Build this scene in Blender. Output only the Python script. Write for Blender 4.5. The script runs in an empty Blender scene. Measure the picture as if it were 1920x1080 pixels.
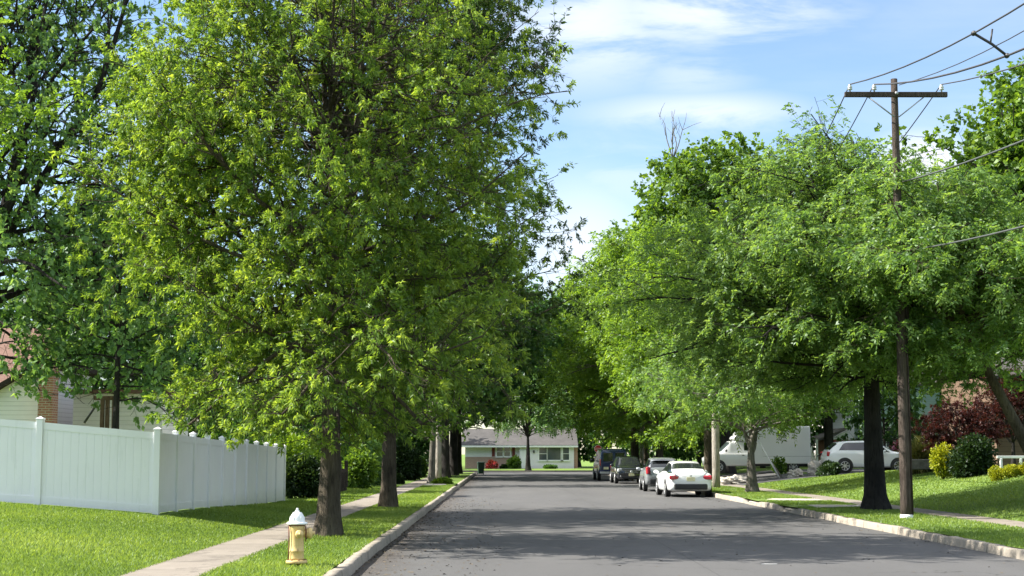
import bpy, bmesh, math, random
import numpy as np
from mathutils import Vector, Matrix

sc = bpy.context.scene
COL = sc.collection
R_ = math.radians

# ---------------------------------------------------------------- camera, sky, sun, exposure
CAM_H, FPX, PITCH, YAW = 1.75, 2800.0, R_(6.34), R_(0.41)
cam_d = bpy.data.cameras.new("camera")
cam_d.sensor_width = 36.0
cam_d.lens = FPX / 1920.0 * 36.0
cam_d.clip_start = 0.1
cam_d.clip_end = 6000.0
cam = bpy.data.objects.new("camera", cam_d)
COL.objects.link(cam)
cam.location = (0, 0, CAM_H)
cam.rotation_euler = (math.pi / 2 + PITCH, 0, -YAW)
sc.camera = cam

SUN_EL, SUN_AZ = R_(41), R_(-87)          # azimuth from +Y (up the street) towards +X
world = bpy.data.worlds.new("World")
sc.world = world
world.use_nodes = True
wn = world.node_tree; wn.nodes.clear()
def WN(t, **k):
    n = wn.nodes.new(t)
    for a, b in k.items(): setattr(n, a, b)
    return n
w_out = WN("ShaderNodeOutputWorld"); w_bg = WN("ShaderNodeBackground")
w_sky = WN("ShaderNodeTexSky", sky_type="NISHITA", sun_disc=False)
w_sky.sun_elevation = SUN_EL
w_sky.sun_rotation = SUN_AZ
w_sky.air_density = 1.0; w_sky.dust_density = 0.3; w_sky.ozone_density = 2.5
w_co = WN("ShaderNodeTexCoord")
def wmath(op, a, b=None, clamp=False):
    n = WN("ShaderNodeMath", operation=op, use_clamp=clamp)
    for i, v in enumerate((a, b)):
        if v is None: continue
        if isinstance(v, (int, float)): n.inputs[i].default_value = v
        else: wn.links.new(v, n.inputs[i])
    return n.outputs[0]
w_map = WN("ShaderNodeMapping"); w_map.inputs["Rotation"].default_value = (0, R_(-14), 0)
w_map.inputs["Scale"].default_value = (3.2, 2.2, 11.0)
w_map.inputs["Location"].default_value = (0.35, 0.2, 0.62)
wn.links.new(w_co.outputs["Generated"], w_map.inputs[0])
w_no = WN("ShaderNodeTexNoise"); w_no.inputs["Scale"].default_value = 1.0
w_no.inputs["Detail"].default_value = 9; w_no.inputs["Roughness"].default_value = 0.55
w_no.inputs["Distortion"].default_value = 0.5
wn.links.new(w_map.outputs[0], w_no.inputs["Vector"])
w_ramp = WN("ShaderNodeMapRange", interpolation_type="SMOOTHSTEP")
w_ramp.inputs["From Min"].default_value = 0.44; w_ramp.inputs["From Max"].default_value = 0.74
wn.links.new(w_no.outputs["Fac"], w_ramp.inputs["Value"])
def puff(px, py, rad, sx=1.0):
    """a soft patch of cloud round the direction that the pixel looks along: 1 at its middle, 0 at its rim"""
    d = Vector(((px - 960) / FPX, 1.0, 0)); el = PITCH + math.atan((540 - py) / FPX)
    v = Vector(((px - 960) / FPX + math.tan(YAW), 1.0, math.tan(el))).normalized()
    sub = WN("ShaderNodeVectorMath", operation="SUBTRACT"); wn.links.new(w_co.outputs["Generated"], sub.inputs[0])
    sub.inputs[1].default_value = v
    mul = WN("ShaderNodeVectorMath", operation="MULTIPLY"); wn.links.new(sub.outputs[0], mul.inputs[0])
    mul.inputs[1].default_value = (1 / sx, 1.0, 1.0)
    ln = WN("ShaderNodeVectorMath", operation="LENGTH"); wn.links.new(mul.outputs[0], ln.inputs[0])
    m = WN("ShaderNodeMapRange", interpolation_type="SMOOTHSTEP")
    m.inputs["From Min"].default_value = rad; m.inputs["From Max"].default_value = 0.0
    wn.links.new(ln.outputs["Value"], m.inputs["Value"])
    return m.outputs[0]
cl = wmath("MULTIPLY", w_ramp.outputs[0], 0.25)
w_no2 = WN("ShaderNodeTexNoise"); w_no2.inputs["Scale"].default_value = 9.0
w_no2.inputs["Detail"].default_value = 8; w_no2.inputs["Roughness"].default_value = 0.6
w_no2.inputs["Distortion"].default_value = 0.4
w_map2 = WN("ShaderNodeMapping"); w_map2.inputs["Rotation"].default_value = (0, R_(-16), 0)
w_map2.inputs["Scale"].default_value = (0.9, 0.9, 3.6)
wn.links.new(w_co.outputs["Generated"], w_map2.inputs[0]); wn.links.new(w_map2.outputs[0], w_no2.inputs["Vector"])
wisp = WN("ShaderNodeMapRange", interpolation_type="SMOOTHSTEP")
wisp.inputs["From Min"].default_value = 0.36; wisp.inputs["From Max"].default_value = 0.60
wn.links.new(w_no2.outputs["Fac"], wisp.inputs["Value"])
for px, py, rad, sx, amt, soft in ((1100, 40, 0.07, 1.6, 0.8, 1), (1330, 22, 0.040, 4.5, 0.8, 1), (1090, 470, 0.075, 1.0, 0.75, 0), (1330, 212, 0.022, 6.5, 0.75, 1),
                                   (1740, 310, 0.034, 1.5, 1.25, 0), (1180, 330, 0.05, 2.2, 0.35, 1), (1700, 420, 0.06, 3, 0.5, 0), (1300, 140, 0.03, 2.2, 0.4, 1)):
    p = wmath("MULTIPLY", puff(px, py, rad, sx), amt)
    if soft: p = wmath("MULTIPLY", p, wisp.outputs[0])
    cl = wmath("MAXIMUM", cl, p, True)
w_mix = WN("ShaderNodeMixRGB"); w_mix.inputs["Color2"].default_value = (4.9, 5.15, 5.6, 1)
wn.links.new(w_sky.outputs[0], w_mix.inputs["Color1"]); wn.links.new(cl, w_mix.inputs["Fac"])
# higher up, out of view, bright cloud cover is added to fill the shade
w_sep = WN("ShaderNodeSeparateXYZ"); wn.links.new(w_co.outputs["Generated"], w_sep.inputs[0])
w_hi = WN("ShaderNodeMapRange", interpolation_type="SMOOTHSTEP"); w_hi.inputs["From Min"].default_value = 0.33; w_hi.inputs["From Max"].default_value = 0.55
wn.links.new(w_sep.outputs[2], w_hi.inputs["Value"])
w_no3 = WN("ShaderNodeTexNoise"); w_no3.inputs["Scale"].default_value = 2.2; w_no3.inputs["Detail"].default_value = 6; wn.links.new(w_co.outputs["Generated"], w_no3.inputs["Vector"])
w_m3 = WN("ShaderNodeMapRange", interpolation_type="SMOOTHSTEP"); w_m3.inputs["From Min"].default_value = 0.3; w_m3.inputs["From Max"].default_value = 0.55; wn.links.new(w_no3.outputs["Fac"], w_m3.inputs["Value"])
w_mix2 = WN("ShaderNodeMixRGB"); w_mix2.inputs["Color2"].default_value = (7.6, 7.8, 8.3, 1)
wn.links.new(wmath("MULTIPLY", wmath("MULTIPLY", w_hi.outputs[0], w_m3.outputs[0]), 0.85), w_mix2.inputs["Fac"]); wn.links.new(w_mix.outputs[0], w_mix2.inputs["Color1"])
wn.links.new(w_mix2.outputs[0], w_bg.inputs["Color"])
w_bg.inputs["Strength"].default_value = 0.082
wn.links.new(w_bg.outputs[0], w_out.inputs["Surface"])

sun_d = bpy.data.lights.new("sun", "SUN")
sun_d.energy = 5.0; sun_d.angle = R_(0.5); sun_d.color = (1.0, 0.94, 0.84)
sun = bpy.data.objects.new("sun", sun_d); COL.objects.link(sun)
to_sun = Vector((math.sin(SUN_AZ) * math.cos(SUN_EL), math.cos(SUN_AZ) * math.cos(SUN_EL), math.sin(SUN_EL)))
sun.rotation_euler = to_sun.to_track_quat("Z", "Y").to_euler()
sun.location = (-30, 0, 40)

sc.view_settings.view_transform = "Standard"; sc.view_settings.look = "None"
sc.view_settings.gamma = 1.0
sc.view_settings.exposure = 1.5
sc.cycles.use_denoising = True
sc.cycles.max_bounces = 8; sc.cycles.diffuse_bounces = 4; sc.cycles.glossy_bounces = 3
sc.cycles.transmission_bounces = 5; sc.cycles.transparent_max_bounces = 6
sc.cycles.caustics_reflective = False; sc.cycles.caustics_refractive = False

# ---------------------------------------------------------------- helpers
def ray(px, py):
    v = Vector(((px - 960) / FPX, (540 - py) / FPX, -1.0))
    return (Matrix.Rotation(-YAW, 3, "Z") @ Matrix.Rotation(math.pi / 2 + PITCH, 3, "X") @ v)
def at_z(px, py, z=0.0):
    d = ray(px, py); t = (z - CAM_H) / d.z
    return Vector((d.x * t, d.y * t, z))
def at_y(px, py, y):
    d = ray(px, py); t = y / d.y
    return Vector((d.x * t, y, CAM_H + d.z * t))

def tag(o, label=None, cat=None, group=None, kind=None):
    if label: o["label"] = label
    if cat: o["category"] = cat
    if group: o["group"] = group
    if kind: o["kind"] = kind
    return o
def empty(name, loc, label, cat, group=None, rz=0.0):
    o = bpy.data.objects.new(name, None); COL.objects.link(o)
    o.location = loc; o.rotation_euler = (0, 0, rz); o.empty_display_size = 0.2
    return tag(o, label, cat, group)

def np_mesh(name, V, F, mat=None, parent=None, tint=None, smooth=False, loc=None):
    """V: (n,3) array; F: list of integer arrays, each (m,k) with its own k"""
    me = bpy.data.meshes.new(name)
    V = np.asarray(V, dtype=np.float32)
    F = [np.asarray(f, dtype=np.int32) for f in F if len(f)]
    me.vertices.add(len(V)); me.vertices.foreach_set("co", V.ravel())
    nl = sum(f.size for f in F); npoly = sum(len(f) for f in F)
    me.loops.add(nl); me.polygons.add(npoly)
    me.loops.foreach_set("vertex_index", np.concatenate([f.ravel() for f in F]))
    tot = np.concatenate([np.full(len(f), f.shape[1], dtype=np.int32) for f in F])
    st = np.concatenate(([0], np.cumsum(tot)[:-1])).astype(np.int32)
    me.polygons.foreach_set("loop_start", st)
    try: me.polygons.foreach_set("loop_total", tot)
    except Exception: pass
    if smooth: me.polygons.foreach_set("use_smooth", np.ones(npoly, dtype=bool))
    me.update(calc_edges=True)
    if tint is not None:
        a = me.attributes.new("tint", "FLOAT", "POINT"); a.data.foreach_set("value", np.asarray(tint, dtype=np.float32))
    if mat: me.materials.append(mat)
    o = bpy.data.objects.new(name, me); COL.objects.link(o)
    if parent: o.parent = parent
    if loc is not None: o.location = loc
    return o

class MB:
    """collects boxes, tubes, lathes and prisms into one mesh"""
    def __init__(s): s.bm = bmesh.new()
    def box(s, c, d, rot=None, bev=0.0):
        b2 = bmesh.new(); bmesh.ops.create_cube(b2, size=1.0)
        for v in b2.verts: v.co = Vector((v.co.x * d[0], v.co.y * d[1], v.co.z * d[2]))
        if bev > 0: bmesh.ops.bevel(b2, geom=list(b2.edges), offset=bev, segments=2, affect="EDGES", profile=0.5)
        M = Matrix.Translation(c) @ (rot.to_4x4() if rot is not None else Matrix.Identity(4))
        b2.transform(M); s._join(b2); return s
    def _join(s, b2):
        me = bpy.data.meshes.new("t"); b2.to_mesh(me); b2.free(); s.bm.from_mesh(me); bpy.data.meshes.remove(me)
    def tube(s, pts, rad, n=8, cap=True):
        pts = [Vector(p) for p in pts]
        rads = rad if isinstance(rad, (list, tuple)) else [rad] * len(pts)
        rings = []
        for i, p in enumerate(pts):
            t = (pts[min(i + 1, len(pts) - 1)] - pts[max(i - 1, 0)]).normalized()
            u = t.cross(Vector((0, 0, 1)) if abs(t.z) < 0.9 else Vector((0, 1, 0))).normalized(); v = t.cross(u)
            rings.append([s.bm.verts.new(p + (u * math.cos(2 * math.pi * k / n) + v * math.sin(2 * math.pi * k / n)) * rads[i]) for k in range(n)])
        for a, b in zip(rings, rings[1:]):
            for k in range(n):
                f = s.bm.faces.new((a[k], a[(k + 1) % n], b[(k + 1) % n], b[k])); f.smooth = n > 5
        if cap:
            s.bm.faces.new(rings[0]); s.bm.faces.new(list(reversed(rings[-1])))
        return s
    def lathe(s, prof, c=(0, 0, 0), axis="Z", n=24, a0=0.0):
        """prof: (radius, height) pairs"""
        M = {"Z": Matrix.Identity(3), "Y": Matrix.Rotation(-math.pi / 2, 3, "X"), "X": Matrix.Rotation(math.pi / 2, 3, "Y")}[axis] if isinstance(axis, str) else axis
        c = Vector(c); rings = []
        for r, h in prof:
            rings.append([s.bm.verts.new(c + M @ Vector((max(r, 1e-4) * math.cos(a0 + 2 * math.pi * k / n), max(r, 1e-4) * math.sin(a0 + 2 * math.pi * k / n), h))) for k in range(n)])
        for a, b in zip(rings, rings[1:]):
            for k in range(n):
                f = s.bm.faces.new((a[k], a[(k + 1) % n], b[(k + 1) % n], b[k])); f.smooth = n > 6
        s.bm.faces.new(list(reversed(rings[0]))); s.bm.faces.new(rings[-1])
        return s
    def prism(s, poly, y0, y1, axis="Y"):
        """poly in (a,z); pushed along the axis from y0 to y1"""
        f = (lambda a, z, y: (a, y, z)) if axis == "Y" else (lambda a, z, y: (y, a, z)) if axis == "X" else (lambda a, z, y: (a, z, y))
        A = [s.bm.verts.new(f(a, z, y0)) for a, z in poly]; B = [s.bm.verts.new(f(a, z, y1)) for a, z in poly]
        s.bm.faces.new(A); s.bm.faces.new(list(reversed(B)))
        for i in range(len(poly)):
            j = (i + 1) % len(poly); s.bm.faces.new((A[j], A[i], B[i], B[j]))
        return s
    def ball(s, c, d, n=14):
        b2 = bmesh.new(); bmesh.ops.create_uvsphere(b2, u_segments=n, v_segments=max(6, n // 2), radius=0.5)
        for f in b2.faces: f.smooth = True
        b2.transform(Matrix.Translation(c) @ Matrix.Diagonal((d[0], d[1], d[2], 1))); s._join(b2); return s
    def face(s, pts):
        s.bm.faces.new([s.bm.verts.new(p) for p in pts]); return s
    def build(s, name, mat, parent=None, loc=None):
        bmesh.ops.recalc_face_normals(s.bm, faces=list(s.bm.faces))
        me = bpy.data.meshes.new(name); s.bm.to_mesh(me); s.bm.free()
        if mat: me.materials.append(mat)
        o = bpy.data.objects.new(name, me); COL.objects.link(o)
        if parent: o.parent = parent
        if loc is not None: o.location = loc
        return o

def copy_tree(o, parent=None):
    c = o.copy(); COL.objects.link(c)
    if parent: c.parent = parent
    for ch in list(o.children): copy_tree(ch, c)
    return c

# ---------------------------------------------------------------- materials
class NT:
    def __init__(s, name):
        s.m = bpy.data.materials.new(name); s.m.use_nodes = True; s.t = s.m.node_tree; s.t.nodes.clear()
        s.out = s.n("ShaderNodeOutputMaterial")
    def n(s, t, **k):
        x = s.t.nodes.new(t)
        for a, b in k.items():
            if a.startswith("i_"): x.inputs[a[2:].replace("_", " ")].default_value = b
            else: setattr(x, a, b)
        return x
    def l(s, a, b): s.t.links.new(a, b)
    def noise(s, scale, detail=4, rough=0.55, vec=None, stretch=None, dist=0.0, coord="Object"):
        x = s.n("ShaderNodeTexNoise"); x.inputs["Scale"].default_value = scale; x.inputs["Detail"].default_value = detail
        x.inputs["Roughness"].default_value = rough; x.inputs["Distortion"].default_value = dist
        if vec is None:
            vec = s.n("ShaderNodeTexCoord").outputs[coord]
        if stretch:
            m = s.n("ShaderNodeMapping"); m.inputs["Scale"].default_value = stretch; s.l(vec, m.inputs[0]); vec = m.outputs[0]
        s.l(vec, x.inputs["Vector"]); return x.outputs["Fac"]
    def ramp(s, fac, stops):
        r = s.n("ShaderNodeValToRGB"); e = r.color_ramp.elements
        while len(e) < len(stops): e.new(0.5)
        for q, (p, c) in zip(e, stops): q.position = p; q.color = (*c, 1)
        s.l(fac, r.inputs[0]); return r.outputs[0]
    def mix(s, fac, a, b, mode="MIX"):
        x = s.n("ShaderNodeMixRGB", blend_type=mode)
        for i, v in ((0, fac), (1, a), (2, b)):
            if isinstance(v, (int, float)): x.inputs[i].default_value = v
            elif isinstance(v, tuple): x.inputs[i].default_value = (*v, 1)
            else: s.l(v, x.inputs[i])
        return x.outputs[0]
    def math(s, op, a, b=None, c=None, clamp=False):
        x = s.n("ShaderNodeMath", operation=op, use_clamp=clamp)
        for i, v in enumerate((a, b, c)):
            if v is None: continue
            if isinstance(v, (int, float)): x.inputs[i].default_value = v
            else: s.l(v, x.inputs[i])
        return x.outputs[0]
    def bump(s, h, dist=0.02, strength=0.6):
        b = s.n("ShaderNodeBump"); b.inputs["Distance"].default_value = dist; b.inputs["Strength"].default_value = strength
        s.l(h, b.inputs["Height"]); return b.outputs[0]
    def pbr(s, col, rough=0.6, metal=0.0, bump=None, spec=0.5, coat=0.0, trans=0.0):
        p = s.n("ShaderNodeBsdfPrincipled")
        if isinstance(col, tuple): p.inputs["Base Color"].default_value = (*col, 1)
        else: s.l(col, p.inputs["Base Color"])
        if isinstance(rough, (int, float)): p.inputs["Roughness"].default_value = rough
        else: s.l(rough, p.inputs["Roughness"])
        p.inputs["Metallic"].default_value = metal; p.inputs["Specular IOR Level"].default_value = spec
        p.inputs["Coat Weight"].default_value = coat; p.inputs["Transmission Weight"].default_value = trans
        if bump is not None: s.l(bump, p.inputs["Normal"])
        s.l(p.outputs[0], s.out.inputs["Surface"]); return s.m

def m_plain(name, col, rough=0.6, var=0.12, scale=6.0, metal=0.0, spec=0.5, coat=0.0, bump=0.0):
    t = NT(name); f = t.noise(scale, 5)
    lo = tuple(c * (1 - var) for c in col); hi = tuple(min(1, c * (1 + var)) for c in col)
    c = t.ramp(f, [(0.3, lo), (0.7, hi)])
    b = t.bump(t.noise(scale * 6, 4), bump, 0.5) if bump else None
    return t.pbr(c, rough, metal, b, spec, coat)

def m_leaf(name, c0, c1, c2, trans=0.42, gloss=0.05):
    """leaves: tint runs from old dark leaves to the fresh ones at the shoot ends"""
    t = NT(name); a = t.n("ShaderNodeAttribute", attribute_name="tint")
    c = t.ramp(a.outputs["Fac"], [(0.0, c0), (0.5, c1), (1.0, c2)])
    d = t.n("ShaderNodeBsdfDiffuse"); t.l(c, d.inputs[0])
    tr = t.n("ShaderNodeBsdfTranslucent")
    t.l(t.mix(1.0, c, (1.7, 1.55, 0.6), "MULTIPLY"), tr.inputs[0])
    m = t.n("ShaderNodeMixShader"); m.inputs[0].default_value = trans; t.l(d.outputs[0], m.inputs[1]); t.l(tr.outputs[0], m.inputs[2])
    g = t.n("ShaderNodeBsdfGlossy"); g.inputs["Roughness"].default_value = 0.45; g.inputs["Color"].default_value = (0.9, 0.95, 1, 1)
    m2 = t.n("ShaderNodeMixShader"); m2.inputs[0].default_value = gloss; t.l(m.outputs[0], m2.inputs[1]); t.l(g.outputs[0], m2.inputs[2])
    t.l(m2.outputs[0], t.out.inputs["Surface"]); return t.m

def m_bark(name, c0, c1, scale=5.0, fur=1.0):
    """furrowed bark: ridges that run up the stem, broken by cross cracks, with lichen-pale patches"""
    t = NT(name); f = t.noise(scale * 2.2, 6, 0.7, stretch=(1.5, 1.5, 0.16), dist=0.6); h = t.noise(scale * 6, 4, 0.7, stretch=(1, 1, 0.5))
    g = t.noise(1.3, 4, 0.6); lo = tuple(x * 0.55 for x in c0)
    c = t.mix(0.6, t.ramp(f, [(0.36, lo), (0.5, c0), (0.68, c1)]), t.ramp(g, [(0.35, c0), (0.7, tuple(x * 1.1 for x in c1))]))
    c = t.mix(t.math("MULTIPLY", t.math("LESS_THAN", f, 0.42), 0.6), c, lo)
    return t.pbr(c, 0.92, 0, t.bump(t.math("ADD", f, t.math("MULTIPLY", h, 0.3)), 0.09 * fur, 1.0), 0.15)

def m_siding(name, col, pitch=0.14, axis=2, depth=0.02):
    """lapped boards: a saw-tooth in height"""
    t = NT(name); sep = t.n("ShaderNodeSeparateXYZ"); t.l(t.n("ShaderNodeTexCoord").outputs["Object"], sep.inputs[0])
    saw = t.math("FRACT", t.math("DIVIDE", sep.outputs[axis], pitch))
    gap = t.math("GREATER_THAN", saw, 0.9)
    f = t.noise(2.5, 4); c = t.ramp(f, [(0.3, tuple(x * 0.93 for x in col)), (0.7, col)])
    c = t.mix(gap, c, tuple(x * 0.72 for x in col))
    return t.pbr(c, 0.55, 0, t.bump(t.math("SUBTRACT", 1.0, saw), depth, 0.8), 0.3)

def m_brick(name, c1, c2, mortar, scale=1.0, vert="XZ"):
    t = NT(name); b = t.n("ShaderNodeTexBrick"); co = t.n("ShaderNodeTexCoord").outputs["Object"]
    sep = t.n("ShaderNodeSeparateXYZ"); t.l(co, sep.inputs[0]); cmb = t.n("ShaderNodeCombineXYZ")
    t.l(t.math("ADD", sep.outputs[0], sep.outputs[1]), cmb.inputs[0]); t.l(sep.outputs[2], cmb.inputs[1]); t.l(cmb.outputs[0], b.inputs["Vector"])
    b.inputs["Color1"].default_value = (*c1, 1); b.inputs["Color2"].default_value = (*c2, 1); b.inputs["Mortar"].default_value = (*mortar, 1)
    b.inputs["Scale"].default_value = scale; b.inputs["Mortar Size"].default_value = 0.012
    b.inputs["Brick Width"].default_value = 0.22; b.inputs["Row Height"].default_value = 0.075
    return t.pbr(b.outputs["Color"], 0.85, 0, t.bump(b.outputs["Fac"], 0.01, -0.5), 0.2)

def m_roof(name, c0, c1):
    t = NT(name); b = t.n("ShaderNodeTexBrick"); co = t.n("ShaderNodeTexCoord").outputs["Object"]; t.l(co, b.inputs["Vector"])
    b.inputs["Color1"].default_value = (*c0, 1); b.inputs["Color2"].default_value = (*c1, 1); b.inputs["Mortar"].default_value = (*[x * 0.6 for x in c0], 1)
    b.inputs["Scale"].default_value = 1.0; b.inputs["Mortar Size"].default_value = 0.012; b.inputs["Brick Width"].default_value = 0.3; b.inputs["Row Height"].default_value = 0.14
    f = t.noise(1.2, 5)
    return t.pbr(t.mix(0.5, b.outputs["Color"], t.ramp(f, [(0.3, c0), (0.7, c1)])), 0.9, 0, t.bump(t.noise(30, 3), 0.01, 0.6), 0.2)

M = {}
def m_vinyl():
    t = NT("white_vinyl"); sep = t.n("ShaderNodeSeparateXYZ"); t.l(t.n("ShaderNodeTexCoord").outputs["Object"], sep.inputs[0])
    streak = t.noise(7, 5, 0.7, stretch=(1, 1, 0.12)); patch = t.noise(0.8, 4, 0.6)
    c = t.ramp(patch, [(0.3, (0.755, 0.755, 0.785)), (0.7, (0.81, 0.815, 0.84))])
    c = t.mix(t.math("MULTIPLY", t.math("GREATER_THAN", streak, 0.60), 0.12), c, (0.52, 0.56, 0.50))
    low = t.n("ShaderNodeMapRange"); low.inputs["From Min"].default_value = 0.45; low.inputs["From Max"].default_value = 0.0
    t.l(t.math("ADD", sep.outputs[2], t.math("MULTIPLY", t.noise(5, 5, 0.7), 0.4)), low.inputs[0])
    c = t.mix(t.math("MULTIPLY", low.outputs[0], 0.45), c, (0.40, 0.40, 0.31))
    return t.pbr(c, 0.34, 0, t.bump(t.noise(1.5, 3), 0.006, 0.5), 0.45)
M["white_vinyl"] = m_vinyl()
M["steel"] = m_plain("steel", (0.35, 0.36, 0.37), 0.4, 0.1, 8, metal=0.8)
M["black_rubber"] = m_plain("black_rubber", (0.02, 0.02, 0.021), 0.75, 0.2, 20)
M["dark_trim"] = m_plain("dark_trim", (0.018, 0.018, 0.02), 0.5, 0.2, 8)
M["glass_dark"] = m_plain("glass_dark", (0.016, 0.019, 0.021), 0.05, 0.05, 2, spec=0.9)
M["glass_house"] = m_plain("glass_house", (0.05, 0.065, 0.07), 0.06, 0.15, 1, spec=0.9)
M["car_white"] = m_plain("car_white", (0.78, 0.80, 0.80), 0.22, 0.02, 1, coat=0.7)
M["car_silver"] = m_plain("car_silver", (0.30, 0.32, 0.335), 0.26, 0.03, 1, metal=0.35, coat=0.7)
M["car_black"] = m_plain("car_black", (0.014, 0.016, 0.022), 0.12, 0.05, 1, coat=1.0)
M["car_navy"] = m_plain("car_navy", (0.02, 0.033, 0.085), 0.2, 0.05, 1, coat=0.8)
M["car_grey"] = m_plain("car_grey", (0.14, 0.145, 0.15), 0.25, 0.05, 1, metal=0.3, coat=0.7)
M["red_lamp"] = m_plain("red_lamp", (0.42, 0.015, 0.03), 0.15, 0.25, 9, coat=0.8)
M["clear_lamp"] = m_plain("clear_lamp", (0.78, 0.8, 0.8), 0.12, 0.08, 12, coat=0.9)
M["alloy"] = m_plain("alloy", (0.55, 0.56, 0.57), 0.3, 0.1, 10, metal=0.7)
M["plate"] = m_plain("plate", (0.72, 0.68, 0.42), 0.4, 0.18, 14)
M["white_paint"] = m_plain("white_paint", (0.80, 0.80, 0.78), 0.45, 0.04, 2)
M["cream_paint"] = m_plain("cream_paint", (0.70, 0.66, 0.52), 0.5, 0.06, 3)
M["wood_pole"] = m_bark("wood_pole", (0.06, 0.047, 0.04), (0.15, 0.122, 0.105), 9)
M["wood_pale"] = m_bark("wood_pale", (0.30, 0.27, 0.23), (0.52, 0.48, 0.42), 9)
M["wood_dark"] = m_bark("wood_dark", (0.035, 0.027, 0.024), (0.10, 0.08, 0.07), 9)
M["wood_post"] = m_bark("wood_post", (0.12, 0.075, 0.05), (0.26, 0.18, 0.12), 9)
M["bark_oak"] = m_bark("bark_oak", (0.058, 0.048, 0.036), (0.165, 0.138, 0.10), 7)
M["bark_dark"] = m_bark("bark_dark", (0.022, 0.02, 0.019), (0.06, 0.055, 0.05), 7)
M["bark_grey"] = m_bark("bark_grey", (0.10, 0.092, 0.08), (0.27, 0.25, 0.215), 6)
M["cable"] = m_plain("cable", (0.03, 0.03, 0.034), 0.6, 0.1, 3)
M["cable_pale"] = m_plain("cable_pale", (0.05, 0.058, 0.056), 0.6, 0.1, 3)
M["porcelain"] = m_plain("porcelain", (0.42, 0.44, 0.44), 0.25, 0.15, 9)
M["stop_red"] = m_plain("stop_red", (0.42, 0.02, 0.025), 0.4, 0.06, 4)
M["bin_green"] = m_plain("bin_green", (0.030, 0.075, 0.055), 0.5, 0.12, 6)

# ================================================================ the ground, the road, kerbs and pavements
KL, KR = -2.2, 8.65           # faces of the two kerbs
WL0, WL1 = -5.05, -3.9        # pavement on the side of the white fence
WR0, WR1 = 11.2, 12.35        # pavement on the other side
Y_END = 133.0

def sm(x, a, b):
    t = np.clip((np.asarray(x, dtype=float) - a) / (b - a), 0, 1); return t * t * (3 - 2 * t)
def z_left(x, y):
    u = np.clip(WL0 - np.asarray(x, dtype=float), 0, 40)
    rise = 0.14 * np.minimum(u, 2.6) + 0.075 * np.clip(u - 2.6, 0, 4)
    return 0.15 + rise * (1 - 0.82 * sm(y, 33, 50))
def z_right(x, y):
    u = np.clip(np.asarray(x, dtype=float) - WR1, 0, 60)
    f = 1 - 0.42 * sm(y, 58, 84)
    return 0.15 + (0.17 * np.minimum(u, 5.5) + 0.02 * np.clip(u - 5.5, 0, 8)) * f + 0.03 * np.sin(np.asarray(x) * 0.9 + 1) * np.sin(np.asarray(y) * 0.35) * np.clip(u, 0, 1)

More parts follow.
